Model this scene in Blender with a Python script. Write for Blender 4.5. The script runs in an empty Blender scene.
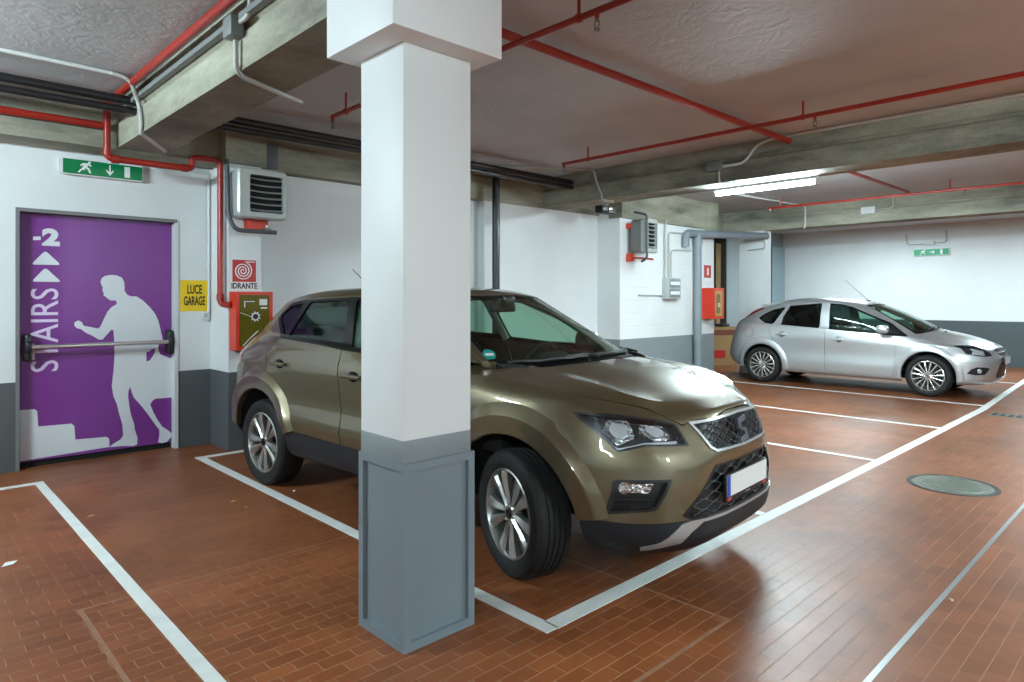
import bpy, bmesh, math, random
from mathutils import Vector, Matrix
from mathutils.bvhtree import BVHTree
random.seed(7)
SC = bpy.context.scene
COL = SC.collection
R = math.radians
PI = math.pi

# ------------------------------------------------------------------ camera geometry (also used to measure points on walls)
FPX, HZ, CX, EYE = 664.8, 299.0, 512.0, 1.5
ANG = math.atan2(695.0, 664.8)
CA, SA = math.cos(ANG), math.sin(ANG)
def ray(px, py):
    l = (px-CX)/FPX
    return CA+l*SA, SA-l*CA, -(py-HZ)/FPX
def at_Y(px, py, Y):
    r = ray(px, py); t = Y/r[1]
    return Vector((r[0]*t, Y, EYE+r[2]*t))
def at_X(px, py, X):
    r = ray(px, py); t = X/r[0]
    return Vector((X, r[1]*t, EYE+r[2]*t))
def at_Z(px, py, z):
    r = ray(px, py); t = (z-EYE)/r[2]
    return Vector((r[0]*t, r[1]*t, z))

# ------------------------------------------------------------------ materials
def new_mat(name):
    m = bpy.data.materials.new(name); m.use_nodes = True
    nt = m.node_tree
    b = nt.nodes.get('Principled BSDF')
    return m, nt, b
def N(nt, typ, **kw):
    n = nt.nodes.new(typ)
    for k, v in kw.items():
        if k.startswith('i_'):
            n.inputs[k[2:].replace('_', ' ')].default_value = v
        else:
            setattr(n, k, v)
    return n
def simple(name, col, rough=.5, metal=0.0, coat=0.0, spec=.5, emit=None, es=1.0, bump=0.0, bscale=60.0, var=0.0):
    m, nt, b = new_mat(name)
    b.inputs['Base Color'].default_value = (*col, 1)
    b.inputs['Roughness'].default_value = rough
    b.inputs['Metallic'].default_value = metal
    b.inputs['Coat Weight'].default_value = coat
    b.inputs['Coat Roughness'].default_value = .06
    b.inputs['Specular IOR Level'].default_value = spec
    if emit:
        b.inputs['Emission Color'].default_value = (*emit, 1)
        b.inputs['Emission Strength'].default_value = es
    if var or bump:
        g = N(nt, 'ShaderNodeNewGeometry')
        no = N(nt, 'ShaderNodeTexNoise'); no.inputs['Scale'].default_value = bscale; no.inputs['Detail'].default_value = 6
        nt.links.new(g.outputs['Position'], no.inputs['Vector'])
        if bump:
            bp = N(nt, 'ShaderNodeBump'); bp.inputs['Strength'].default_value = bump; bp.inputs['Distance'].default_value = .01
            nt.links.new(no.outputs['Fac'], bp.inputs['Height']); nt.links.new(bp.outputs['Normal'], b.inputs['Normal'])
        if var:
            no2 = N(nt, 'ShaderNodeTexNoise'); no2.inputs['Scale'].default_value = max(1.2, bscale*.06); no2.inputs['Detail'].default_value = 5
            nt.links.new(g.outputs['Position'], no2.inputs['Vector'])
            mr = N(nt, 'ShaderNodeMapRange'); mr.inputs[1].default_value = .3; mr.inputs[2].default_value = .7
            mr.inputs[3].default_value = 1-var; mr.inputs[4].default_value = 1+var
            nt.links.new(no2.outputs['Fac'], mr.inputs[0])
            mx = N(nt, 'ShaderNodeVectorMath', operation='SCALE'); mx.inputs[0].default_value = col
            nt.links.new(mr.outputs[0], mx.inputs['Scale']); nt.links.new(mx.outputs[0], b.inputs['Base Color'])
    return m
def glass_mat(name, tint, gloss=.12, rough=.02):
    m, nt, b = new_mat(name)
    nt.nodes.remove(b)
    out = nt.nodes['Material Output']
    tr = N(nt, 'ShaderNodeBsdfTransparent'); tr.inputs[0].default_value = (*tint, 1)
    gl = N(nt, 'ShaderNodeBsdfGlossy'); gl.inputs['Roughness'].default_value = rough; gl.inputs['Color'].default_value = (1, 1, 1, 1)
    lw = N(nt, 'ShaderNodeLayerWeight'); lw.inputs['Blend'].default_value = .5
    pw = N(nt, 'ShaderNodeMath', operation='POWER'); pw.inputs[1].default_value = 4.5; nt.links.new(lw.outputs['Facing'], pw.inputs[0])
    fr = N(nt, 'ShaderNodeMath', operation='MULTIPLY_ADD'); fr.inputs[1].default_value = .5; fr.inputs[2].default_value = gloss*.3; nt.links.new(pw.outputs[0], fr.inputs[0])
    mx = N(nt, 'ShaderNodeMixShader')
    nt.links.new(fr.outputs[0], mx.inputs[0]); nt.links.new(tr.outputs[0], mx.inputs[1]); nt.links.new(gl.outputs[0], mx.inputs[2])
    nt.links.new(mx.outputs[0], out.inputs['Surface'])
    return m
def wall_mat(name, top, low, h, rough=.6, blocks=False, stain=.05):
    """plaster wall painted in two tones, the lower one up to height h"""
    m, nt, b = new_mat(name)
    g = N(nt, 'ShaderNodeNewGeometry')
    sp = N(nt, 'ShaderNodeSeparateXYZ'); nt.links.new(g.outputs['Position'], sp.inputs[0])
    no = N(nt, 'ShaderNodeTexNoise'); no.inputs['Scale'].default_value = 1.7; no.inputs['Detail'].default_value = 7
    nt.links.new(g.outputs['Position'], no.inputs['Vector'])
    gt = N(nt, 'ShaderNodeMath', operation='GREATER_THAN'); gt.inputs[1].default_value = h
    nt.links.new(sp.outputs['Z'], gt.inputs[0])
    mx = N(nt, 'ShaderNodeMix', data_type='RGBA'); mx.inputs[6].default_value = (*low, 1); mx.inputs[7].default_value = (*top, 1)
    nt.links.new(gt.outputs[0], mx.inputs[0])
    mr = N(nt, 'ShaderNodeMapRange'); mr.inputs[1].default_value = .3; mr.inputs[2].default_value = .7
    mr.inputs[3].default_value = 1-stain; mr.inputs[4].default_value = 1+stain*.4
    nt.links.new(no.outputs['Fac'], mr.inputs[0])
    vs = N(nt, 'ShaderNodeVectorMath', operation='SCALE')
    nt.links.new(mx.outputs[2], vs.inputs[0]); nt.links.new(mr.outputs[0], vs.inputs['Scale'])
    nt.links.new(vs.outputs[0], b.inputs['Base Color'])
    b.inputs['Roughness'].default_value = rough
    n2 = N(nt, 'ShaderNodeTexNoise'); n2.inputs['Scale'].default_value = 22; n2.inputs['Detail'].default_value = 8
    nt.links.new(g.outputs['Position'], n2.inputs['Vector'])
    bp = N(nt, 'ShaderNodeBump'); bp.inputs['Strength'].default_value = .25; bp.inputs['Distance'].default_value = .01
    nt.links.new(n2.outputs['Fac'], bp.inputs['Height'])
    last = bp
    if blocks:
        ad = N(nt, 'ShaderNodeMath', operation='ADD'); nt.links.new(sp.outputs['X'], ad.inputs[0]); nt.links.new(sp.outputs['Y'], ad.inputs[1])
        cb = N(nt, 'ShaderNodeCombineXYZ'); nt.links.new(ad.outputs[0], cb.inputs[0]); nt.links.new(sp.outputs['Z'], cb.inputs[1])
        br = N(nt, 'ShaderNodeTexBrick'); br.inputs['Scale'].default_value = 1; br.inputs['Brick Width'].default_value = .5
        br.inputs['Row Height'].default_value = .21; br.inputs['Mortar Size'].default_value = .007
        nt.links.new(cb.outputs[0], br.inputs['Vector'])
        b2 = N(nt, 'ShaderNodeBump', invert=True); b2.inputs['Strength'].default_value = .5; b2.inputs['Distance'].default_value = .012
        nt.links.new(br.outputs['Fac'], b2.inputs['Height']); nt.links.new(bp.outputs['Normal'], b2.inputs['Normal'])
        last = b2
    nt.links.new(last.outputs['Normal'], b.inputs['Normal'])
    return m
def concrete_mat(name, c1, c2, dark, rough=.85):
    m, nt, b = new_mat(name)
    g = N(nt, 'ShaderNodeNewGeometry')
    mp = N(nt, 'ShaderNodeMapping'); mp.inputs['Scale'].default_value = (.7, .7, 3.0); nt.links.new(g.outputs['Position'], mp.inputs[0])
    n1 = N(nt, 'ShaderNodeTexNoise'); n1.inputs['Scale'].default_value = 1.1; n1.inputs['Detail'].default_value = 9; n1.inputs['Roughness'].default_value = .65
    nt.links.new(mp.outputs[0], n1.inputs['Vector'])
    cr = N(nt, 'ShaderNodeValToRGB')
    cr.color_ramp.elements[0].position = .33; cr.color_ramp.elements[0].color = (*dark, 1)
    cr.color_ramp.elements[1].position = .68; cr.color_ramp.elements[1].color = (*c2, 1)
    e = cr.color_ramp.elements.new(.5); e.color = (*c1, 1)
    nt.links.new(n1.outputs['Fac'], cr.inputs[0])
    n2 = N(nt, 'ShaderNodeTexNoise'); n2.inputs['Scale'].default_value = 40; n2.inputs['Detail'].default_value = 6
    nt.links.new(g.outputs['Position'], n2.inputs['Vector'])
    mr = N(nt, 'ShaderNodeMapRange'); mr.inputs[1].default_value = .3; mr.inputs[2].default_value = .7; mr.inputs[3].default_value = .9; mr.inputs[4].default_value = 1.08
    nt.links.new(n2.outputs['Fac'], mr.inputs[0])
    vs = N(nt, 'ShaderNodeVectorMath', operation='SCALE'); nt.links.new(cr.outputs[0], vs.inputs[0]); nt.links.new(mr.outputs[0], vs.inputs['Scale'])
    nt.links.new(vs.outputs[0], b.inputs['Base Color'])
    b.inputs['Roughness'].default_value = rough
    # board marks of the formwork
    sp = N(nt, 'ShaderNodeSeparateXYZ'); nt.links.new(g.outputs['Position'], sp.inputs[0])
    wv = N(nt, 'ShaderNodeTexWave', wave_type='BANDS', bands_direction='Z', wave_profile='SAW'); wv.inputs['Scale'].default_value = 2.4; wv.inputs['Distortion'].default_value = .6
    nt.links.new(g.outputs['Position'], wv.inputs['Vector'])
    ad = N(nt, 'ShaderNodeMath', operation='MULTIPLY_ADD'); ad.inputs[1].default_value = .5
    nt.links.new(n2.outputs['Fac'], ad.inputs[0]); nt.links.new(wv.outputs['Fac'], ad.inputs[2])
    bp = N(nt, 'ShaderNodeBump'); bp.inputs['Strength'].default_value = .4; bp.inputs['Distance'].default_value = .012
    nt.links.new(ad.outputs[0], bp.inputs['Height']); nt.links.new(bp.outputs['Normal'], b.inputs['Normal'])
    return m
def ceiling_mat():
    m, nt, b = new_mat('ceiling_plaster')
    g = N(nt, 'ShaderNodeNewGeometry')
    n1 = N(nt, 'ShaderNodeTexNoise'); n1.inputs['Scale'].default_value = .8; n1.inputs['Detail'].default_value = 6
    nt.links.new(g.outputs['Position'], n1.inputs['Vector'])
    cr = N(nt, 'ShaderNodeValToRGB')
    cr.color_ramp.elements[0].position = .3; cr.color_ramp.elements[0].color = (.42, .415, .425, 1)
    cr.color_ramp.elements[1].position = .7; cr.color_ramp.elements[1].color = (.52, .515, .525, 1)
    nt.links.new(n1.outputs['Fac'], cr.inputs[0]); nt.links.new(cr.outputs[0], b.inputs['Base Color'])
    b.inputs['Roughness'].default_value = .62
    n2 = N(nt, 'ShaderNodeTexNoise'); n2.inputs['Scale'].default_value = 7; n2.inputs['Detail'].default_value = 10; n2.inputs['Roughness'].default_value = .62; n2.inputs['Distortion'].default_value = 1.2
    nt.links.new(g.outputs['Position'], n2.inputs['Vector'])
    bp = N(nt, 'ShaderNodeBump'); bp.inputs['Strength'].default_value = .45; bp.inputs['Distance'].default_value = .02
    nt.links.new(n2.outputs['Fac'], bp.inputs['Height']); nt.links.new(bp.outputs['Normal'], b.inputs['Normal'])
    return m
def floor_mat():
    m, nt, b = new_mat('terracotta_tiles')
    L = nt.links.new
    g = N(nt, 'ShaderNodeNewGeometry')
    sp = N(nt, 'ShaderNodeSeparateXYZ'); L(g.outputs['Position'], sp.inputs[0])
    br = N(nt, 'ShaderNodeTexBrick'); br.inputs['Scale'].default_value = 1
    br.inputs['Brick Width'].default_value = .154; br.inputs['Row Height'].default_value = .077
    br.inputs['Mortar Size'].default_value = .0022; br.inputs['Mortar Smooth'].default_value = .3; br.inputs['Bias'].default_value = 0
    br.inputs['Color1'].default_value = (.195, .058, .019, 1); br.inputs['Color2'].default_value = (.26, .080, .027, 1)
    br.inputs['Mortar'].default_value = (.30, .165, .09, 1)
    L(g.outputs['Position'], br.inputs['Vector'])
    # patched rectangle round the pillar
    def band(sock, lo, hi):
        a = N(nt, 'ShaderNodeMath', operation='GREATER_THAN'); a.inputs[1].default_value = lo; L(sock, a.inputs[0])
        c = N(nt, 'ShaderNodeMath', operation='LESS_THAN'); c.inputs[1].default_value = hi; L(sock, c.inputs[0])
        d = N(nt, 'ShaderNodeMath', operation='MULTIPLY'); L(a.outputs[0], d.inputs[0]); L(c.outputs[0], d.inputs[1])
        return d.outputs[0]
    def rect(x0, x1, y0, y1):
        d = N(nt, 'ShaderNodeMath', operation='MULTIPLY'); L(band(sp.outputs['X'], x0, x1), d.inputs[0]); L(band(sp.outputs['Y'], y0, y1), d.inputs[1])
        return d.outputs[0]
    outer = rect(.70, 2.89, 1.535, 3.76); inner = rect(.722, 2.872, 1.557, 3.748)
    seam = N(nt, 'ShaderNodeMath', operation='SUBTRACT'); L(outer, seam.inputs[0]); L(inner, seam.inputs[1])
    # large scale wear
    n1 = N(nt, 'ShaderNodeTexNoise'); n1.inputs['Scale'].default_value = .9; n1.inputs['Detail'].default_value = 8; n1.inputs['Roughness'].default_value = .6
    L(g.outputs['Position'], n1.inputs['Vector'])
    mr = N(nt, 'ShaderNodeMapRange'); mr.inputs[1].default_value = .3; mr.inputs[2].default_value = .7; mr.inputs[3].default_value = .62; mr.inputs[4].default_value = 1.2
    L(n1.outputs['Fac'], mr.inputs[0])
    pa = N(nt, 'ShaderNodeMath', operation='MULTIPLY_ADD'); pa.inputs[1].default_value = .14; L(inner, pa.inputs[0]); L(mr.outputs[0], pa.inputs[2])
    vs = N(nt, 'ShaderNodeVectorMath', operation='SCALE'); L(br.outputs['Color'], vs.inputs[0]); L(pa.outputs[0], vs.inputs['Scale'])
    mx = N(nt, 'ShaderNodeMix', data_type='RGBA'); mx.inputs[7].default_value = (.30, .15, .085, 1)
    L(seam.outputs[0], mx.inputs[0]); L(vs.outputs[0], mx.inputs[6])
    # dusty cement traces at the foot of the pillar
    L(mx.outputs[2], b.inputs['Base Color'])
    n3 = N(nt, 'ShaderNodeTexNoise'); n3.inputs['Scale'].default_value = 3.0; n3.inputs['Detail'].default_value = 6
    L(g.outputs['Position'], n3.inputs['Vector'])
    rr = N(nt, 'ShaderNodeMapRange'); rr.inputs[1].default_value = .3; rr.inputs[2].default_value = .7; rr.inputs[3].default_value = .36; rr.inputs[4].default_value = .43
    L(n3.outputs['Fac'], rr.inputs[0])
    ma = N(nt, 'ShaderNodeMath', operation='MULTIPLY_ADD'); ma.inputs[1].default_value = .45; L(br.outputs['Fac'], ma.inputs[0]); L(rr.outputs[0], ma.inputs[2]); L(ma.outputs[0], b.inputs['Roughness'])
    b.inputs['Specular IOR Level'].default_value = .33
    bp = N(nt, 'ShaderNodeBump', invert=True); bp.inputs['Strength'].default_value = .35; bp.inputs['Distance'].default_value = .004
    L(br.outputs['Fac'], bp.inputs['Height'])
    n4 = N(nt, 'ShaderNodeTexNoise'); n4.inputs['Scale'].default_value = 9; n4.inputs['Detail'].default_value = 4; L(g.outputs['Position'], n4.inputs['Vector'])
    b2 = N(nt, 'ShaderNodeBump'); b2.inputs['Strength'].default_value = .06; b2.inputs['Distance'].default_value = .01
    L(n4.outputs['Fac'], b2.inputs['Height']); L(bp.outputs['Normal'], b2.inputs['Normal']); L(b2.outputs['Normal'], b.inputs['Normal'])
    return m
M = {}
M['floor'] = floor_mat()
M['ceiling'] = ceiling_mat()
WHITE = (.70, .725, .735)
M['wall_left'] = wall_mat('white_and_charcoal_wall', WHITE, (.085, .095, .10), .775)
M['wall_back'] = wall_mat('white_wall', WHITE, (.085, .095, .10), .775)
M['wall_mid'] = wall_mat('white_and_grey_block_wall', (.76, .785, .79), (.23, .265, .28), .86, blocks=True)
M['wall_right'] = wall_mat('white_and_slate_wall', (.73, .76, .77), (.068, .085, .092), 1.0)
M['wall_plain'] = wall_mat('blue_grey_plaster', (.30, .345, .365), (.30, .345, .365), -1)
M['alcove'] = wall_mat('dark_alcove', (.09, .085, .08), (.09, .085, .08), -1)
M['concrete'] = concrete_mat('raw_concrete', (.27, .265, .205), (.39, .385, .30), (.12, .118, .092))
M['pillar_white'] = simple('white_paint', (.72, .745, .75), .5, var=.015, bump=.05, bscale=25)
M['pillar_grey'] = simple('blue_grey_paint', (.165, .20, .225), .45, var=.05, bump=.06, bscale=30)
M['pillar_band'] = simple('grey_band_paint', (.20, .225, .235), .55, var=.04, bump=.05)
M['line'] = simple('white_floor_paint', (.72, .73, .70), .6, var=.08, bump=.1, bscale=120)
M['red_pipe'] = simple('red_enamel', (.30, .018, .010), .32, var=.1, bscale=30)
M['red_box'] = simple('signal_red', (.62, .045, .02), .35)
M['black_pipe'] = simple('black_pvc', (.014, .014, .016), .3)
M['grey_pipe'] = simple('grey_pvc', (.20, .235, .265), .4, var=.08)
M['conduit'] = simple('pale_grey_conduit', (.42, .42, .40), .45)
M['conduit_white'] = simple('white_conduit', (.66, .68, .68), .45)
M['conduit_mid'] = simple('mid_grey_box', (.17, .18, .18), .5)
M['conduit_dark'] = simple('dark_grey_hose', (.07, .075, .085), .45)
M['metal'] = simple('zinc_metal', (.45, .46, .46), .35, metal=.9)
M['alu'] = simple('brushed_aluminium', (.72, .72, .70), .3, metal=.9)
M['iron'] = simple('cast_iron', (.17, .185, .15), .5, metal=.5, var=.15, bump=.3, bscale=90)
M['iron_dark'] = simple('dark_iron', (.03, .032, .03), .6)
M['purple'] = simple('purple_film', (.185, .035, .245), .32)
M['print_white'] = simple('pale_grey_film', (.66, .69, .73), .35)
M['print_lilac'] = simple('lilac_film', (.72, .60, .80), .35)
M['frame_grey'] = simple('grey_door_frame', (.17, .175, .18), .4)
M['frame_white'] = simple('white_door_frame', (.62, .65, .66), .45)
M['black'] = simple('black_plastic', (.012, .012, .013), .4)
M['dark'] = simple('dark_void', (.006, .006, .006), .9)
M['yellow'] = simple('yellow_sign', (.82, .56, .01), .4)
M['ink'] = simple('black_ink', (.01, .01, .01), .5)
M['sign_white'] = simple('white_sign', (.78, .80, .80), .4)
M['sign_red'] = simple('red_sign', (.50, .025, .025), .4)
M['green'] = simple('green_sign', (.0, .17, .055), .3, emit=(.0, .5, .2), es=.03)
M['green_lit'] = simple('green_sign_lit', (.0, .28, .12), .3, emit=(.0, .6, .28), es=.10)
M['heater'] = simple('pale_heater_enamel', (.42, .45, .43), .35, metal=.15)
M['heater_shade_plank'] = simple('heater_shade_and_plank_grey', (.16, .165, .155), .5)  # heater's unlit side put into the colour; a plank shares this grey
M['yellow_film'] = simple('olive_yellow_panel', (.13, .105, .012), .18)
M['cardboard'] = simple('cardboard', (.36, .22, .085), .75, var=.1, bscale=20)
M['carton_print'] = simple('brown_print', (.18, .05, .025), .7)
M['wood'] = simple('weathered_wood', (.24, .15, .06), .6, var=.25, bscale=40)
M['wood_light'] = simple('amber_panel', (.46, .30, .085), .35)
M['tube'] = simple('lit_fluorescent_tube', (.9, .95, 1), .4, emit=(.93, 1, .98), es=26)
M['lamp_white'] = simple('lamp_housing', (.7, .72, .72), .4)
M['plastic_sheet'] = simple('blue_grey_sheeting', (.27, .35, .39), .35, bump=.4, bscale=6)
M['leaf'] = simple('dry_leaf', (.42, .34, .16), .7)
M['leaf_green'] = simple('yellow_leaf', (.45, .42, .08), .7)

# ------------------------------------------------------------------ mesh helpers
class MB:
    def __init__(s):
        s.v, s.f, s.smooth = [], [], []
    def add(s, vs, fs, smooth=False):
        o = len(s.v); s.v += [tuple(v) for v in vs]
        for f in fs:
            s.f.append(tuple(i+o for i in f)); s.smooth.append(smooth)
        return s
    def box(s, x0, x1, y0, y1, z0, z1):
        v = [(x, y, z) for z in (z0, z1) for y in (y0, y1) for x in (x0, x1)]
        return s.add(v, [(0, 2, 3, 1), (4, 5, 7, 6), (0, 1, 5, 4), (2, 6, 7, 3), (0, 4, 6, 2), (1, 3, 7, 5)])
    def rbox(s, x0, x1, y0, y1, z0, z1, r=.01, seg=2, mat=None):
        bm = bmesh.new(); bmesh.ops.create_cube(bm, size=1)
        bmesh.ops.scale(bm, vec=(x1-x0, y1-y0, z1-z0), verts=bm.verts)
        bmesh.ops.bevel(bm, geom=list(bm.edges), offset=r, segments=seg, profile=.5, affect='EDGES')
        bmesh.ops.translate(bm, vec=((x0+x1)/2, (y0+y1)/2, (z0+z1)/2), verts=bm.verts)
        if mat: bmesh.ops.transform(bm, matrix=mat, verts=bm.verts)
        bm.verts.index_update()
        s.add([v.co[:] for v in bm.verts], [[v.index for v in f.verts] for f in bm.faces], True); bm.free()
        return s
    def cyl(s, a, b, r0, r1=None, n=16, caps=True):
        r1 = r0 if r1 is None else r1
        a, b = Vector(a), Vector(b); d = (b-a).normalized()
        u = d.orthogonal().normalized(); w = d.cross(u)
        vs = []
        for p, r in ((a, r0), (b, r1)):
            for i in range(n):
                t = 2*PI*i/n; vs.append(p+(u*math.cos(t)+w*math.sin(t))*r)
        s.add(vs, [(i, (i+1) % n, n+(i+1) % n, n+i) for i in range(n)], True)
        if caps:
            s.add(vs[:n], [tuple(range(n))[::-1]]); s.add(vs[n:], [tuple(range(n))])
        return s
    def tube(s, pts, r, bend=.05, n=10, cap=True):
        P = [Vector(p) for p in pts]; path = [P[0]]
        for i in range(1, len(P)-1):
            a, b, c = P[i-1], P[i], P[i+1]
            k = min(bend, (a-b).length*.45, (c-b).length*.45)
            p0 = b+(a-b).normalized()*k; p2 = b+(c-b).normalized()*k
            if k < 1e-4: path.append(b); continue
            for j in range(6):
                t = j/5; path.append(p0*(1-t)**2+b*2*t*(1-t)+p2*t*t)
        path.append(P[-1])
        rings = []; u = None
        for i, p in enumerate(path):
            d = (path[min(i+1, len(path)-1)]-path[max(i-1, 0)]).normalized()
            if u is None: u = d.orthogonal().normalized()
            else:
                u = u-d*u.dot(d)
                u = u.normalized() if u.length > 1e-6 else d.orthogonal().normalized()
            w = d.cross(u)
            rings.append([p+(u*math.cos(2*PI*k/n)+w*math.sin(2*PI*k/n))*r for k in range(n)])
        vs = [v for q in rings for v in q]; fs = []
        for i in range(len(rings)-1):
            for k in range(n):
                fs.append((i*n+k, i*n+(k+1) % n, (i+1)*n+(k+1) % n, (i+1)*n+k))
        s.add(vs, fs, True)
        if cap:
            s.add(rings[0], [tuple(range(n))[::-1]]); s.add(rings[-1], [tuple(range(n))])
        return s
    def lathe(s, prof, origin, axis, n=48, smooth=True, closed=False):
        """prof: (r, h) pairs about an axis through origin"""
        a = Vector(axis).normalized(); u = a.orthogonal().normalized(); w = a.cross(u); o = Vector(origin)
        vs = []
        for (r, h) in prof:
            for k in range(n):
                t = 2*PI*k/n; vs.append(o+a*h+(u*math.cos(t)+w*math.sin(t))*r)
        m = len(prof); fs = []
        for i in range(m if closed else m-1):
            j = (i+1) % m
            for k in range(n): fs.append((i*n+k, i*n+(k+1) % n, j*n+(k+1) % n, j*n+k))
        return s.add(vs, fs, smooth)
    def prism(s, poly, d0, d1, fn):
        """poly of 2-D points; fn(a, b, d) makes a 3-D point"""
        n = len(poly)
        vs = [fn(a, b, d0) for a, b in poly]+[fn(a, b, d1) for a, b in poly]
        return s.add(vs, [tuple(range(n))[::-1], tuple(range(n, 2*n))]+[(i, (i+1) % n, n+(i+1) % n, n+i) for i in range(n)])
    def torus(s, c, axis, R0, r, n=40, m=12):
        return s.lathe([(R0+r*math.cos(2*PI*i/m), r*math.sin(2*PI*i/m)) for i in range(m)], c, axis, n, True, True)
    def move(s, mat):
        s.v = [tuple(mat @ Vector(v)) for v in s.v]; return s
    def mesh(s, name, fix=True):
        me = bpy.data.meshes.new(name); me.from_pydata(s.v, [], s.f); me.update()
        me.polygons.foreach_set('use_smooth', s.smooth)
        if fix:
            bm = bmesh.new(); bm.from_mesh(me)
            bmesh.ops.remove_doubles(bm, verts=bm.verts, dist=1e-5)
            bmesh.ops.recalc_face_normals(bm, faces=bm.faces)
            bm.to_mesh(me); bm.free()
        return me
def link(name, me, mat, parent=None):
    o = bpy.data.objects.new(name, me); COL.objects.link(o)
    if mat is not None:
        me.materials.clear(); me.materials.append(mat)
    if parent is not None:
        o.parent = parent
        o.matrix_parent_inverse = parent.matrix_world.inverted() if WORLD_PARENT else Matrix()
    return o
WORLD_PARENT = False
def ob(name, mb, mat, parent=None, sharp=35, label=None):
    """mb given in world coordinates; under a parent it is stored relative to the parent's origin"""
    if parent is not None and not parent.get('_local', False):
        off = Matrix.Translation(-world_origin(parent)); mb.move(off)
    me = mb.mesh(name)
    if sharp: me.set_sharp_from_angle(angle=R(sharp))
    o = link(name, me, mat, parent)
    if label: o['label'] = label
    return o
def world_origin(o):
    p = Vector(o.location)
    while o.parent: o = o.parent; p += Vector(o.location)
    return p
def thing(name, label, cat, loc=(0, 0, 0), group=None):
    o = bpy.data.objects.new(name, None); COL.objects.link(o); o.empty_display_size = .1
    o.location = loc; o['label'] = label; o['category'] = cat
    if group: o['group'] = group
    return o
def tag(o, label, cat, group=None):
    o['label'] = label; o['category'] = cat
    if group: o['group'] = group
    return o
def struct(name, mb, mat, sharp=30):
    o = ob(name, mb, mat, None, sharp); o['kind'] = 'structure'; return o
def text_mb(body, size, fn, depth=.002, bold=0.0, sx=1.0):
    """flat lettering; fn(u, v, d) places the letter plane"""
    cu = bpy.data.curves.new('t', 'FONT'); cu.body = body; cu.size = size; cu.extrude = depth/2; cu.offset = bold
    cu.align_x = 'CENTER'; cu.align_y = 'CENTER'; cu.resolution_u = 4
    o = bpy.data.objects.new('t', cu); COL.objects.link(o)
    dg = bpy.context.evaluated_depsgraph_get()
    me = bpy.data.meshes.new_from_object(o.evaluated_get(dg))
    mb = MB(); mb.add([fn(v.co.x*sx, v.co.y, v.co.z) for v in me.vertices], [tuple(p.vertices) for p in me.polygons])
    bpy.data.objects.remove(o); bpy.data.curves.remove(cu); bpy.data.meshes.remove(me)
    return mb
def round_poly(pts, r, n=4):
    out = []; k = len(pts)
    for i in range(k):
        rr = r[i] if isinstance(r, (list, tuple)) else r
        a, b, c = Vector(pts[i-1]), Vector(pts[i]), Vector(pts[(i+1) % k])
        la, lc = (a-b).length, (c-b).length
        q = min(rr, la*.45, lc*.45)
        if q < 1e-5: out.append(tuple(b)); continue
        p0 = b+(a-b)/la*q; p2 = b+(c-b)/lc*q
        for j in range(n+1):
            t = j/n; out.append(tuple(p0*(1-t)**2+b*2*t*(1-t)+p2*t*t))
    return out
def grow(pts, d):
    """offset a 2-D polygon outwards by d"""
    n = len(pts); A = sum(pts[i-1][0]*pts[i][1]-pts[i][0]*pts[i-1][1] for i in range(n))
    sg = 1 if A > 0 else -1; out = []
    for i in range(n):
        a, b, c = Vector(pts[i-1]), Vector(pts[i]), Vector(pts[(i+1) % n])
        e0, e1 = (b-a), (c-b)
        if e0.length < 1e-7 or e1.length < 1e-7: out.append(tuple(b)); continue
        e0.normalize(); e1.normalize()
        n0 = Vector((e0.y, -e0.x))*sg; n1 = Vector((e1.y, -e1.x))*sg
        m = (n0+n1); m = m/max(.35, m.length_squared)*2
        out.append(tuple(b+m*d))
    return out
XZ = lambda a, b, d: (a, d, b)      # polygon in x, z, depth along y
YZ = lambda a, b, d: (d, a, b)      # polygon in y, z, depth along x
XY = lambda a, b, d: (a, b, d)      # polygon in x, y, depth along z
E_MAIN, E_B, E_B2, E_D, E_L, E_N, E_R, E_F, WORLD = 300, 80, 190, 165, 520, 360, 440, 860, .0
# ------------------------------------------------------------------ boolean helper
class Sheet:
    """an open surface that gets its thickness (d0 outside, d1 inside) when it is finished"""
    def __init__(s, me, d0, d1): s.me, s.d0, s.d1 = me, d0, d1
    def solid(s):
        bm = bmesh.new(); bm.from_mesh(s.me); bm.normal_update()
        vs = list(bm.verts); idx = {v: i for i, v in enumerate(vs)}; n = len(vs); P = []
        for d in (s.d0, s.d1):
            for v in vs:
                no = v.normal.copy()
                if abs(v.co.y) < 1e-5:
                    no.y = 0
                    if no.length > 1e-6: no.normalize()
                p = v.co+no*d
                if abs(v.co.y) < 1e-5 or p.y < 0: p.y = 0
                P.append(p)
        F = []
        for f in bm.faces:
            q = [idx[v] for v in f.verts]; F.append(tuple(q)); F.append(tuple(i+n for i in reversed(q)))
        for e in bm.edges:
            if len(e.link_faces) == 1 and not all(abs(v.co.y) < 1e-5 for v in e.verts):
                l = e.link_loops[0]; i, j = idx[l.vert], idx[l.link_loop_next.vert]
                F.append((j, i, i+n, j+n))
        bm.free()
        me = bpy.data.meshes.new('solid'); me.from_pydata(P, [], F); me.update()
        me.polygons.foreach_set('use_smooth', [True]*len(me.polygons)); return me
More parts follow.
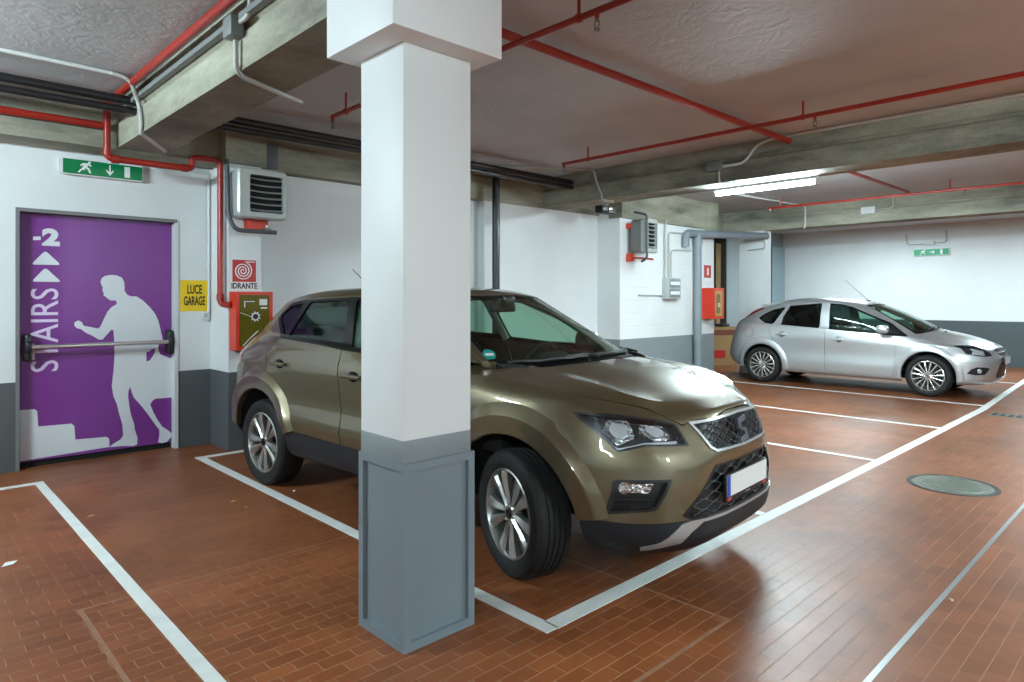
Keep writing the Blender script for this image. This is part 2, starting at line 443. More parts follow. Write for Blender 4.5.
def bool_(A, cut, op):
    """keep what lies inside (or outside) a prism standing on a 2-D outline"""
    poly, lo, hi, ax = cut
    bm = bmesh.new(); bm.from_mesh(A.me)
    ia, ib, iz = ax
    zx = Vector(); n = len(poly)
    x0 = min(p[0] for p in poly); x1 = max(p[0] for p in poly); y0 = min(p[1] for p in poly); y1 = max(p[1] for p in poly)
    area = sum(poly[i-1][0]*poly[i][1]-poly[i][0]*poly[i-1][1] for i in range(n))
    for i in range(n):
        a, b = poly[i-1], poly[i]
        dx, dy = b[0]-a[0], b[1]-a[1]; L = math.hypot(dx, dy)
        if L < 1e-6: continue
        co = [0, 0, 0]; no = [0, 0, 0]; co[ia], co[ib] = a; no[ia], no[ib] = -dy/L, dx/L
        fs = []
        for f in bm.faces:
            c = f.calc_center_median()[iz]
            if c < lo or c > hi: continue
            mn = mx = None; s0 = 1e9; s1 = -1e9
            for v in f.verts:
                u, w = v.co[ia]-a[0], v.co[ib]-a[1]
                t = (u*dx+w*dy)/L; s = (-u*dy+w*dx)/L
                mn = t if mn is None else min(mn, t); mx = t if mx is None else max(mx, t); s0 = min(s0, s); s1 = max(s1, s)
            if s0 < -1e-6 and s1 > 1e-6 and mx > -1e-4 and mn < L+1e-4: fs.append(f)
        if fs:
            es = {e for f in fs for e in f.edges}; ve = {v for f in fs for v in f.verts}
            bmesh.ops.bisect_plane(bm, geom=fs+list(es)+list(ve), plane_co=co, plane_no=no, dist=1e-6)
    def inside(u, w):
        if u < x0 or u > x1 or w < y0 or w > y1: return False
        c = False
        for i in range(n):
            (ax_, ay), (bx, by) = poly[i-1], poly[i]
            if (ay > w) != (by > w) and u < (bx-ax_)*(w-ay)/(by-ay)+ax_: c = not c
        return c
    kill = []
    for f in bm.faces:
        c = f.calc_center_median(); k = lo <= c[iz] <= hi and inside(c[ia], c[ib])
        if k != (op == 'INTERSECT'): kill.append(f)
    bmesh.ops.delete(bm, geom=kill, context='FACES')
    me = bpy.data.meshes.new('s'); bm.to_mesh(me); bm.free()
    return Sheet(me, A.d0, A.d1)
def cr(p0, p1, p2, p3, t):
    return .5*((2*p1)+(p2-p0)*t+(2*p0-5*p1+4*p2-p3)*t*t+(3*p1-p0-3*p2+p3)*t*t*t)
def spline(P, sub, breaks=(), ghost0=None, ghost1=None):
    """Catmull-Rom through P; at a break the curve may turn sharply"""
    out = []; n = len(P)
    for i in range(n-1):
        p1, p2 = P[i], P[i+1]
        if i in breaks or i == 0: p0 = (ghost0 if i == 0 and ghost0 is not None else p1*2-p2*1.0 if False else p1-(p2-p1)*.6)
        else: p0 = P[i-1]
        if i+1 in breaks or i+2 >= n: p3 = (ghost1 if i+2 >= n and ghost1 is not None else p2+(p2-p1)*.6)
        else: p3 = P[i+2]
        k = sub[i] if isinstance(sub, (list, tuple)) else sub
        for j in range(k): out.append(cr(p0, p1, p2, p3, j/k))
    out.append(P[-1]); return out

class Body:
    """half of a car shell (left side, y >= 0) as a spline surface over levels (bottom to roof) and stations (nose to tail)"""
    def __init__(s, levels, su, sv, breaks):
        rows = []
        for L in levels:
            P = [Vector(p) for p in L]
            g0 = Vector((P[1].x, -P[1].y, P[1].z)); g1 = Vector((P[-2].x, -P[-2].y, P[-2].z))
            rows.append(spline(P, su, (), g0, g1))
        nu = len(rows[0]); cols = []
        for i in range(nu):
            C = [r[i] for r in rows]
            t = C[-2]; g1 = Vector((t.x, -t.y, t.z))
            cols.append(spline(C, sv, breaks, None, g1))
        nv = len(cols[0])
        s.G = [[cols[i][j] for i in range(nu)] for j in range(nv)]; s.nu, s.nv = nu, nv
        for row in s.G:
            row[0].y = 0; row[-1].y = 0
            for p in row:
                if p.y < 0: p.y = 0
        for p in s.G[-1]: p.y = 0
        # normals
        s.Nn = []
        for j in range(nv):
            r = []
            for i in range(nu):
                du = s.G[j][min(i+1, nu-1)]-s.G[j][max(i-1, 0)]
                dv = s.G[min(j+1, nv-1)][i]-s.G[max(j-1, 0)][i]
                n = du.cross(dv)
                if n.length < 1e-9: n = Vector((0, 0, 1))
                n.normalize()
                if i in (0, nu-1) or j == nv-1: n.y = 0; n.normalize() if n.length > 1e-6 else None
                r.append(n)
            s.Nn.append(r)
        c = Vector((0, 0, .8)); q = s.Nn[nv//3][nu//2]
        if q.y < 0:
            for r in s.Nn:
                for n in r: n.negate()
        vs = [p for r in s.G for p in r]+[Vector((p.x, -p.y, p.z)) for r in s.G for p in r]
        fs = []; o = nu*nv
        for j in range(nv-1):
            for i in range(nu-1):
                a = j*nu+i; fs.append((a, a+1, a+nu+1, a+nu)); fs.append((o+a, o+a+nu, o+a+nu+1, o+a+1))
        s.bvh = BVHTree.FromPolygons([tuple(v) for v in vs], fs)
    def shell(s, d0, d1):
        nu, nv = s.nu, s.nv
        vs = [s.G[j][i] for j in range(nv) for i in range(nu)]; fs = []
        for j in range(nv-1):
            for i in range(nu-1):
                a = j*nu+i; fs.append((a, a+1, a+nu+1, a+nu))
        me = bpy.data.meshes.new('s'); me.from_pydata([tuple(v) for v in vs], [], fs)
        bm = bmesh.new(); bm.from_mesh(me); bmesh.ops.remove_doubles(bm, verts=bm.verts, dist=1e-5)
        bmesh.ops.recalc_face_normals(bm, faces=bm.faces)
        f = max(bm.faces, key=lambda f: f.calc_center_median().y)
        f.normal_update()
        if f.normal.y < 0: bmesh.ops.reverse_faces(bm, faces=bm.faces)
        bm.to_mesh(me); bm.free(); return Sheet(me, d0, d1)
    def sx(s, y, z, x0=4):
        h = s.bvh.ray_cast(Vector((x0, y, z)), Vector((-1 if x0 > 0 else 1, 0, 0))); return h[0].x if h[0] else None
    def sy(s, x, z):
        h = s.bvh.ray_cast(Vector((x, 3, z)), Vector((0, -1, 0))); return h[0].y if h[0] else None
    def sz(s, x, y):
        h = s.bvh.ray_cast(Vector((x, y, 4)), Vector((0, 0, -1))); return h[0].z if h[0] else None
def finish(me, sharp=32):
    if isinstance(me, Sheet): me = me.solid()
    me.set_sharp_from_angle(angle=R(sharp)); return me
def mirrored(me):
    bm = bmesh.new(); bm.from_mesh(me)
    for v in bm.verts: v.co.y = -v.co.y
    bmesh.ops.reverse_faces(bm, faces=bm.faces)
    o = bpy.data.meshes.new(me.name); bm.to_mesh(o); bm.free(); return o
def whole(me):
    """left half plus its mirror image as one mesh without the middle wall"""
    if isinstance(me, Sheet): me = me.solid()
    bm = bmesh.new(); bm.from_mesh(me)
    kill = [f for f in bm.faces if all(abs(v.co.y) < 2e-4 for v in f.verts)]
    bmesh.ops.delete(bm, geom=kill, context='FACES')
    for v in bm.verts:
        if abs(v.co.y) < 2e-4: v.co.y = 0
    half = bpy.data.meshes.new('h'); bm.to_mesh(half); bm.free()
    bm = bmesh.new(); bm.from_mesh(half); bm.from_mesh(mirrored(half))
    bmesh.ops.remove_doubles(bm, verts=bm.verts, dist=1.5e-4)
    o = bpy.data.meshes.new('w'); bm.to_mesh(o); bm.free(); return o
AXES = {XZ: (0, 2, 1), YZ: (1, 2, 0), XY: (0, 1, 2)}
def cutter(poly, d0, d1, fn): return (poly, d0, d1, AXES[fn])

class CarThing:
    def __init__(s, name, label, rear, front, hub_y):
        dx, dy = front[0]-rear[0], front[1]-rear[1]; L = math.hypot(dx, dy); s.wb = L
        f = (dx/L, dy/L); l = (-f[1], f[0])
        o = ((front[0]+rear[0])/2+l[0]*hub_y, (front[1]+rear[1])/2+l[1]*hub_y)
        s.root = thing(name, label, 'car', (o[0], o[1], 0))
        s.root.rotation_euler = (0, 0, math.atan2(f[1], f[0]))
        s.f, s.l, s.o = f, l, o
        c = (-o[0], -o[1]); s.cam = Vector((c[0]*f[0]+c[1]*f[1], c[0]*l[0]+c[1]*l[1], EYE))
    def hit(s, B, px, py):
        """where the photograph's point lies on the modelled body (y returned positive)"""
        r = ray(px, py); d = Vector((r[0]*s.f[0]+r[1]*s.f[1], r[0]*s.l[0]+r[1]*s.l[1], r[2])).normalized()
        h = B.bvh.ray_cast(s.cam, d)[0]
        return h
    def on_x(s, px, py, x):
        r = ray(px, py); d = Vector((r[0]*s.f[0]+r[1]*s.f[1], r[0]*s.l[0]+r[1]*s.l[1], r[2]))
        t = (x-s.cam.x)/d.x; return s.cam+d*t
    def part(s, name, me, mat, parent=None, label=None):
        o = link(name, me, mat, parent or s.root)
        if label: o['label'] = label
        return o
    def mb(s, name, mb, mat, parent=None, sharp=35, label=None):
        me = mb.mesh(name); me.set_sharp_from_angle(angle=R(sharp)); return s.part(name, me, mat, parent, label)
    def pair(s, name, me, mat, parents=(None, None)):
        return s.part(name, me, mat, parents[0]), s.part(name, mirrored(me), mat, parents[1])

def paint(name, col, metal=.75, rough=.32):
    m, nt, b = new_mat(name)
    b.inputs['Base Color'].default_value = (*col, 1); b.inputs['Metallic'].default_value = metal
    b.inputs['Roughness'].default_value = rough; b.inputs['Coat Weight'].default_value = 1; b.inputs['Coat Roughness'].default_value = .03
    return m
M['bronze'] = paint('bronze_metallic_paint', (.132, .107, .060), .60, .37)
M['silver'] = paint('silver_metallic_paint', (.55, .57, .58), .70, .34)
M['grille_bar'] = simple('grille_plastic', (.05, .054, .058), .25)
M['emblem'] = simple('dark_chrome', (.36, .43, .52), .28, metal=.9)
M['clad'] = simple('charcoal_cladding', (.016, .019, .023), .45, spec=.35)
M['trim'] = simple('gloss_black_trim', (.008, .008, .009), .22, spec=.25)
M['tyre'] = simple('tyre_rubber', (.011, .011, .011), .68, spec=.35)
M['rim'] = simple('silver_alloy', (.45, .45, .43), .28, metal=.85)
M['rim_dark'] = simple('alloy_barrel', (.05, .05, .05), .45, metal=.6)
M['rim_bright'] = simple('polished_alloy', (.62, .62, .60), .22, metal=.85)
M['chrome'] = simple('chrome', (.75, .76, .77), .10, metal=1)
M['satin'] = simple('satin_silver_plastic', (.50, .50, .50), .35, metal=.6)
M['glass'] = glass_mat('tinted_glass', (.64, .79, .73), .10)
M['glass_dark'] = glass_mat('privacy_glass', (.22, .28, .27), .12)
M['windscreen'] = glass_mat('windscreen_glass', (.84, .93, .88), .10)
M['lens'] = glass_mat('clear_lens', (.93, .95, .96), .10)
M['cabin'] = simple('dark_cabin_fabric', (.022, .022, .024), .8)
M['cabin_grey'] = simple('grey_headlining', (.30, .315, .30), .8)
M['headliner'] = simple('brown_grey_headliner', (.10, .095, .085), .9)
M['lamp_black'] = simple('lamp_housing_black', (.018, .02, .026), .3)
M['bulb'] = simple('lamp_reflector', (.80, .83, .86), .22, metal=.55)
M['facet'] = simple('faceted_reflector', (.82, .85, .88), .12, metal=.85)
_nt = M['facet'].node_tree
_v = N(_nt, 'ShaderNodeTexVoronoi'); _v.inputs['Scale'].default_value = 55
_g = N(_nt, 'ShaderNodeNewGeometry'); _b = N(_nt, 'ShaderNodeBump'); _b.inputs['Strength'].default_value = .9; _b.inputs['Distance'].default_value = .02
_nt.links.new(_g.outputs['Position'], _v.inputs['Vector']); _nt.links.new(_v.outputs['Distance'], _b.inputs['Height']); _nt.links.new(_b.outputs['Normal'], _nt.nodes['Principled BSDF'].inputs['Normal'])
M['red_lens'] = simple('red_tail_lens', (.28, .012, .018), .15, coat=1)
M['plate'] = simple('white_plate', (.72, .74, .72), .4)
M['blue'] = simple('blue_strip', (.02, .07, .42), .4)
M['sticker'] = simple('green_sticker', (.01, .26, .22), .4)
M['oval'] = simple('blue_badge', (.015, .04, .16), .25)
M['amber'] = simple('amber_red', (.5, .06, .02), .35)

def make_wheel(car, xc, side, steer, style, r, w, rr, yface):
    """wheel with tyre, barrel, spokes, cap; outer face towards +y before turning"""
    g = bpy.data.objects.new('wheel', None); COL.objects.link(g); g.parent = car.root
    g.location = (xc, side*(yface-w/2), r); g.rotation_euler = (0, 0, (0 if side > 0 else PI)+steer)
    h = w/2
    prof = [(rr-.005, -h*.82), (rr+.012, -h*.93), (r-.055, -h*1.0), (r-.025, -h*.95), (r-.008, -h*.80), (r, -h*.62)]
    gr = [-.44, -.15, .15, .44]
    for q in gr:
        prof += [(r, h*q-.006), (r-.007, h*q-.004), (r-.007, h*q+.004), (r, h*q+.006)]
    prof += [(r, h*.62), (r-.008, h*.80), (r-.025, h*.95), (r-.055, h*1.0), (rr+.03, h*.97), (rr+.012, h*.93), (rr-.005, h*.82)]
    mb = MB(); mb.lathe(prof, (0, 0, 0), (0, 1, 0), 72, True, True)
    # tread blocks on the shoulder
    for k in range(60):
        a = 2*PI*k/60
        for sg in (1, -1):
            c = Vector((math.cos(a), 0, math.sin(a))); t = Vector((-math.sin(a), 0, math.cos(a)))
            q = []
            for (da, dr, dy) in ((-.010, -.001, .50), (.010, -.001, .50), (.010, -.010, .80), (-.010, -.010, .80)):
                q.append(c*(r+dr)+t*da+Vector((0, sg*h*dy, 0)))
            q2 = [p+c*.004 for p in q]
            mb.add(q+q2, [(0, 1, 2, 3), (4, 5, 6, 7), (0, 1, 5, 4), (1, 2, 6, 5), (2, 3, 7, 6), (3, 0, 4, 7)], False)
    car.mb('tyre', mb, M['tyre'], g, 30)
    mb = MB(); yo = h*.80
    mb.lathe([(rr-.002, yo+.008), (rr-.010, yo+.012), (rr-.016, yo+.004), (rr-.022, yo-.03), (rr-.04, -h*.3), (rr-.03, -h*.8), (rr-.005, -h*.82), (rr-.005, yo)], (0, 0, 0), (0, 1, 0), 72, True, True)
    rim = car.mb('rim', mb, M['rim'] if style != 'multi' else M['rim_bright'], g, 30)
    mb = MB(); mb.lathe([(.02, -.02), (rr-.05, -.02), (rr-.05, -.035), (.02, -.035)], (0, 0, 0), (0, 1, 0), 40, True, True)
    mb.lathe([(.03, -.012), (.155, -.012), (.155, -.020), (.03, -.020)], (0, 0, 0), (0, 1, 0), 40, True, True)
    car.mb('brake_disc', mb, M['rim_dark'], g, 30)
    # spokes
    mb = MB()
    n = 10 if style == 'petal' else 15
    for k in range(n):
        a = 2*PI*k/n+.1
        c = Vector((math.cos(a), 0, math.sin(a))); t = Vector((-math.sin(a), 0, math.cos(a)))
        secs = []
        if style == 'petal':
            sk = .010 if k % 2 else -.010
            data = [(.040, .014, .000, .000), (.09, .017, .000, sk*.3), (.15, .026, .004, sk), (.195, .032, .007, sk), (rr-.014, .036, .004, sk)]
        else:
            data = [(.045, .008, .006, 0), (.10, .0085, .006, 0), (.17, .011, .006, 0), (rr-.014, .014, .002, 0)]
        for (rad, hw, yy, off) in data:
            base = c*rad+Vector((0, yo-.012+yy, 0))
            rid = .011 if style == 'petal' else .004
            secs.append([base+t*(off-hw)+Vector((0, -.030, 0)), base+t*(off-hw), base+t*(off*2.2)+Vector((0, rid, 0)), base+t*(off+hw), base+t*(off+hw)+Vector((0, -.030, 0))])
        vs = [v for q in secs for v in q]; fs = []
        for i in range(len(secs)-1):
            for j in range(5): fs.append((i*5+j, i*5+(j+1) % 5, (i+1)*5+(j+1) % 5, (i+1)*5+j))
        fs.append((0, 1, 2, 3, 4)); fs.append(tuple(range((len(secs)-1)*5, len(secs)*5))[::-1])
        mb.add(vs, fs, False)
    mb.lathe([(.0, yo-.004), (.040, yo-.004), (.052, yo-.012), (.060, yo-.05), (0, yo-.05)], (0, 0, 0), (0, 1, 0), 32, True)
    car.mb('spokes', mb, M['rim'] if style != 'multi' else M['rim_bright'], g, 25)
    mb = MB(); mb.lathe([(0, yo+.006), (.026, yo+.004), (.030, yo-.006), (0, yo-.006)], (0, 0, 0), (0, 1, 0), 24, True)
    car.mb('centre_cap', mb, M['trim'] if style == 'petal' else M['chrome'], g, 30)
    for k in range(5):
        a = 2*PI*k/5+.4; mb = MB()
        p = Vector((math.cos(a)*.052, yo-.016, math.sin(a)*.052)); mb.cyl(p, p+Vector((0, .012, 0)), .009, n=6)
        car.mb('wheel_bolt', mb, M['chrome'], g, 30)
    return g

def seat(car, x, y, w=.50):
    g = bpy.data.objects.new('seat', None); COL.objects.link(g); g.parent = car.root; g.location = (x, y, 0)
    mb = MB(); mb.rbox(-.25, .27, -w/2, w/2, .42, .58, .05, 3)
    car.mb('cushion', mb, M['cabin'], g)
    mb = MB(); T = Matrix.Translation((-.24, 0, .52)) @ Matrix.Rotation(R(-18), 4, 'Y')
    mb.rbox(-.07, .07, -w/2, w/2, 0, .60, .055, 3, T); car.mb('backrest', mb, M['cabin'], g)
    mb = MB(); mb.rbox(-.05, .05, -.13, .13, .66, .85, .045, 3, T)
    for yy in (-.06, .06): mb.cyl(T @ Vector((0, yy, .55)), T @ Vector((0, yy, .70)), .008, n=8)
    car.mb('headrest', mb, M['cabin'], g)
    return g
def honeycomb(B, inside, y0, y1, z0, z1, wy, hz, r, off):
    """horizontal wavy bars that meet to form wide hexagons, laid on the nose surface"""
    mb = MB(); rows = int((z1-z0)/hz)+2
    for k in range(rows):
        zc = z0+k*hz; pts = []; ny = int((y1-y0)/(wy/8))
        for i in range(ny+1):
            y = y0+(y1-y0)*i/ny; ph = (y/wy+(.5 if k % 2 else 0)) % 1
            tri = abs(ph-.5)*2; tri = min(1, max(0, (tri-.2)/.6))
            z = zc+(tri-.5)*hz*.9
            if inside(y, z):
                x = B.sx(abs(y), z); pts.append((x-off, y, z)) if x else None
            else:
                if len(pts) > 2: mb.tube(pts, r, 0, 6)
                pts = []
        if len(pts) > 2: mb.tube(pts, r, 0, 6)
    return mb
def inpoly(poly):
    def f(y, z):
        y = abs(y); c = False; n = len(poly)
        for i in range(n):
            (x1, y1), (x2, y2) = poly[i-1], poly[i]
            if (y1 > z) != (y2 > z) and y < (x2-x1)*(z-y1)/(y2-y1)+x1: c = not c
        return c
    return f
# ------------------------------------------------------------------ the bronze SUV
def build_suv():
    C = CarThing('suv_car', 'bronze metallic compact SUV parked behind the white pillar, nose towards the lane', (2.264, 5.275), (2.466, 2.579), .87)
    ax = C.wb/2; rz = .343
    levels = [
     # bottom edge
     [(2.17,0,.225),(2.16,.3,.225),(2.10,.5,.23),(1.98,.68,.25),(1.74,.80,.28),(1.35,.83,.30),(.85,.85,.305),(0,.86,.305),(-.8,.86,.305),(-1.35,.84,.31),(-1.75,.81,.33),(-2.02,.68,.36),(-2.11,.4,.37),(-2.13,0,.37)],
     [(2.255,0,.30),(2.245,.3,.30),(2.19,.5,.305),(2.06,.69,.32),(1.76,.855,.34),(1.35,.895,.35),(.85,.905,.355),(0,.91,.36),(-.8,.91,.365),(-1.35,.90,.38),(-1.77,.87,.40),(-2.09,.70,.42),(-2.19,.4,.43),(-2.21,0,.43)],
     [(2.27,0,.405),(2.26,.3,.405),(2.205,.5,.405),(2.07,.70,.41),(1.77,.875,.43),(1.35,.92,.48),(.85,.92,.49),(0,.925,.50),(-.8,.925,.505),(-1.35,.92,.50),(-1.79,.88,.49),(-2.11,.71,.50),(-2.21,.4,.51),(-2.23,0,.51)],
     [(2.262,0,.57),(2.255,.3,.57),(2.205,.5,.57),(2.07,.70,.57),(1.77,.885,.58),(1.35,.93,.59),(.85,.93,.585),(0,.935,.58),(-.8,.935,.59),(-1.35,.93,.62),(-1.79,.89,.63),(-2.08,.71,.64),(-2.18,.4,.65),(-2.20,0,.65)],
     [(2.265,0,.70),(2.252,.3,.70),(2.185,.5,.70),(2.05,.69,.705),(1.76,.88,.71),(1.35,.925,.73),(.85,.905,.73),(0,.90,.73),(-.8,.905,.74),(-1.35,.925,.76),(-1.78,.89,.78),(-2.06,.71,.80),(-2.15,.4,.82),(-2.17,0,.82)],
     [(2.215,0,.90),(2.195,.25,.895),(2.10,.46,.88),(1.95,.67,.90),(1.73,.82,.945),(1.35,.895,.965),(.85,.90,.975),(0,.905,.99),(-.8,.905,1.01),(-1.35,.905,1.03),(-1.75,.865,1.02),(-2.05,.69,1.0),(-2.14,.4,.99),(-2.16,0,.99)],
     [(2.185,0,.935),(2.16,.25,.93),(2.06,.46,.915),(1.88,.66,.945),(1.66,.78,1.005),(1.32,.815,1.045),(.95,.845,1.07),(0,.868,1.09),(-.8,.868,1.13),(-1.35,.86,1.15),(-1.75,.805,1.11),(-2.01,.66,1.09),(-2.10,.4,1.08),(-2.12,0,1.08)],
     [(2.09,0,.985),(2.07,.22,.98),(2.02,.42,.968),(1.93,.54,.995),(1.72,.605,1.047),(1.38,.615,1.085),(1.12,.68,1.106),(0,.842,1.13),(-.8,.842,1.17),(-1.35,.825,1.185),(-1.72,.765,1.17),(-1.94,.62,1.16),(-2.03,.38,1.16),(-2.05,0,1.16)],
     [(1.70,0,1.075),(1.69,.2,1.073),(1.65,.36,1.066),(1.56,.45,1.068),(1.42,.52,1.082),(1.22,.59,1.103),(1.06,.70,1.112),(0,.830,1.15),(-.8,.828,1.19),(-1.35,.805,1.205),(-1.71,.74,1.19),(-1.91,.60,1.18),(-1.99,.37,1.18),(-2.01,0,1.18)],
     [(1.30,0,1.125),(1.285,.25,1.122),(1.23,.46,1.116),(1.16,.60,1.112),(1.08,.68,1.112),(1.03,.725,1.114),(.92,.775,1.13),(0,.818,1.17),(-.8,.812,1.205),(-1.35,.782,1.22),(-1.69,.715,1.21),(-1.87,.58,1.20),(-1.95,.35,1.20),(-1.97,0,1.20)],
     [(.88,0,1.345),(.865,.25,1.342),(.81,.45,1.33),(.74,.57,1.32),(.68,.635,1.315),(.63,.67,1.315),(.52,.705,1.32),(-.08,.755,1.345),(-.83,.748,1.355),(-1.36,.715,1.345),(-1.63,.655,1.32),(-1.76,.53,1.32),(-1.83,.33,1.32),(-1.85,0,1.32)],
     [(.48,0,1.535),(.465,.25,1.53),(.41,.43,1.522),(.35,.54,1.512),(.29,.595,1.505),(.23,.625,1.503),(.10,.655,1.512),(-.22,.682,1.527),(-.86,.672,1.512),(-1.32,.645,1.478),(-1.52,.58,1.455),(-1.63,.47,1.455),(-1.69,.3,1.46),(-1.70,0,1.46)],
     [(.32,0,1.570),(.31,.22,1.567),(.27,.38,1.560),(.22,.47,1.553),(.16,.53,1.551),(.10,.56,1.553),(0,.585,1.560),(-.28,.612,1.575),(-.87,.602,1.562),(-1.28,.57,1.525),(-1.48,.51,1.495),(-1.58,.41,1.488),(-1.64,.27,1.49),(-1.65,0,1.49)],
     [(.12,0,1.588),(.11,.12,1.588),(.09,.22,1.586),(.06,.30,1.585),(.02,.34,1.584),(-.03,.36,1.585),(-.10,.37,1.588),(-.34,.38,1.596),(-.87,.37,1.588),(-1.24,.34,1.555),(-1.40,.30,1.530),(-1.49,.24,1.515),(-1.54,.16,1.51),(-1.55,0,1.51)],
     [(.02,0,1.592),(.015,0,1.592),(0,0,1.592),(-.03,0,1.593),(-.06,0,1.594),(-.10,0,1.596),(-.16,0,1.598),(-.38,0,1.602),(-.87,0,1.597),(-1.2,0,1.570),(-1.32,0,1.552),(-1.39,0,1.54),(-1.44,0,1.532),(-1.46,0,1.53)]]
    B = Body(levels, [4,4,5,7,9,8,9,9,8,7,5,4,4], [2,3,3,3,4,3,3,4,4,4,4,3,3,2], (2, 3, 4, 6, 7, 9, 11))
    H = lambda L: [C.hit(B, *p) for p in L]
    yz = lambda L: [(abs(p.y), p.z) for p in H(L) if p]
    body = B.shell(0, -.018); trim = B.shell(.003, -.015); gls = B.shell(-.006, -.010)
    # wheel arches
    for xc in (ax, -ax):
        c = cutter([(xc+.447*math.cos(2*PI*k/40), rz+.447*math.sin(2*PI*k/40)) for k in range(40)], .40, 1.3, XZ)
        body = bool_(body, c, 'DIFFERENCE')
    # dark lower cladding
    clad_poly = [(2.6,.10),(2.6,.408),(2.0,.41),(1.75,.430),(.80,.490),(-.80,.505),(-1.8,.47),(-2.6,.50),(-2.6,.10)]
    cl = cutter(clad_poly, -.05, 1.4, XZ)
    clad = bool_(body, cl, 'INTERSECT'); body = bool_(body, cutter(grow(clad_poly, .002), -.05, 1.4, XZ), 'DIFFERENCE')
    # side windows
    env = round_poly([(-1.41,1.345),(-1.395,1.39),(-1.29,1.462),(-1.05,1.492),(-.37,1.513),(.10,1.493),(.50,1.37),(.905,1.135),(.90,1.10),(-.09,1.135),(-.57,1.165),(-1.10,1.19),(-1.17,1.19)], .03, 3)
    wins = {'quarter': [(-1.36,1.35),(-1.34,1.385),(-1.255,1.44),(-1.05,1.468),(-1.14,1.215)],
            'rear': [(-.955,1.476),(-.405,1.494),(-.285,1.185),(-.60,1.195),(-1.07,1.215)],
            'front': [(-.31,1.494),(.08,1.470),(.44,1.35),(.78,1.15),(.77,1.13),(-.185,1.165)]}
    body = bool_(body, cutter(grow(env, .002), .45, 1.3, XZ), 'DIFFERENCE')
    frame = bool_(trim, cutter(env, .45, 1.3, XZ), 'INTERSECT')
    glasses = {}
    for k, w in wins.items():
        w = round_poly(w, .025, 3)
        frame = bool_(frame, cutter(w, .45, 1.3, XZ), 'DIFFERENCE')
        glasses[k] = bool_(gls, cutter(grow(w, .006), .45, 1.3, XZ), 'INTERSECT')
    # windscreen and tailgate glass
    ws = round_poly([(1.345,-.2),(1.335,.25),(1.27,.49),(1.175,.642),(1.08,.712),(.70,.630),(.35,.530),(.43,.40),(.487,.22),(.50,-.2)], .03, 3)
    body = bool_(body, cutter(ws, 1.0, 1.75, XY), 'DIFFERENCE')
    wsg = bool_(gls, cutter(grow(ws, .004), 1.0, 1.75, XY), 'INTERSECT')
    wst = bool_(bool_(B.shell(-.002, -.012), cutter(ws, 1.0, 1.75, XY), 'INTERSECT'), cutter([(1.245,-.3),(1.235,.25),(1.18,.45),(1.10,.605),(1.03,.675),(.70,.606),(.385,.508),(.455,.38),(.51,.2),(.52,-.3)], 1.0, 1.75, XY), 'DIFFERENCE')
    rw = [(-1.955,-.2),(-1.94,.33),(-1.84,.56),(-1.70,.45),(-1.72,.28),(-1.73,-.2)]
    body = bool_(body, cutter(rw, 1.18, 1.5, XY), 'DIFFERENCE')
    rwg = bool_(gls, cutter(grow(rw, .005), 1.18, 1.5, XY), 'INTERSECT')
    # nose openings, outlines measured on the photograph
    gu = yz([(688.5, 422.8), (710, 447.8), (716.5, 451.3)]); zc = sum(p.z for p in H([(735, 447)]))
    g_up = [(-.1, .893), (gu[0][0]*.5, gu[0][1]*.5+.893*.5+.002), gu[0], gu[1], gu[2], (-.1, gu[2][1]-.010)]
    gl = yz([(715.5, 465), (682.4, 516.0), (705, 513.8)])
    g_lo = [(-.1, .652), gl[0], gl[1], (gl[1][0]-.05, .411), (-.1, .411)]
    hl = round_poly(yz([(571.5,411),(590,412.8),(612.8,413.7),(652,418.6),(675,423),(690,446),(679,446.3),(646,446.5),(617,452.3),(599.6,436),(579.8,420)]), .008, 2)
    fog = round_poly(yz([(613,481),(617,480),(672,479.6),(656.5,510.6),(604.5,513.5)]), .012, 3)
    g_in = lambda q: cutter(q, 1.4, 2.6, YZ)
    body = bool_(body, g_in(g_up), 'DIFFERENCE'); body = bool_(body, g_in(g_lo), 'DIFFERENCE')
    body = bool_(body, g_in(hl), 'DIFFERENCE'); body = bool_(body, g_in(fog), 'DIFFERENCE')
    rec = B.shell(-.030, -.045)
    up_back = bool_(rec, g_in(grow(g_up, .02)), 'INTERSECT'); lo_back = bool_(rec, g_in(grow(g_lo, .01)), 'INTERSECT')
    up_fr = bool_(bool_(B.shell(.007, -.03), g_in(grow(g_up, .003)), 'INTERSECT'), g_in(grow(g_up, -.010)), 'DIFFERENCE')
    lo_fr = bool_(bool_(B.shell(.001, -.03), g_in(grow(g_lo, .002)), 'INTERSECT'), g_in(grow(g_lo, -.010)), 'DIFFERENCE')
    fog_fr = bool_(bool_(B.shell(.001, -.035), g_in(grow(fog, .002)), 'INTERSECT'), g_in(grow(fog, -.012)), 'DIFFERENCE')
    fog_back = bool_(rec, g_in(grow(fog, .006)), 'INTERSECT')
    fl = round_poly(yz([(616.5,484),(654.5,484),(648.5,494.6),(614.5,491.5)]), .006, 2)
    fog_lens = bool_(B.shell(-.010, -.024), g_in(fl), 'INTERSECT')
    hl_back = bool_(B.shell(-.05, -.06), g_in(grow(hl, .02)), 'INTERSECT')
    hl_rim = bool_(bool_(B.shell(-.001, -.05), g_in(grow(hl, .001)), 'INTERSECT'), g_in(grow(hl, -.010)), 'DIFFERENCE')
    hl_lens = bool_(B.shell(-.001, -.004), g_in(grow(hl, .001)), 'INTERSECT')
    # bonnet
    ed = H([(492,377),(518,382),(548,389),(571,394.5),(600,399),(630,404.5),(651,410),(668,418.5),(682,424.5)])
    bon = [(abs(p.x), abs(p.y)) for p in ed]
    bon = [(1.38,-.2),(1.365,.26),(1.30,.50),(1.20,.64)]+[(bon[0][0]-.03, bon[0][1])]+bon+[(2.205,.25),(2.215,-.2)]
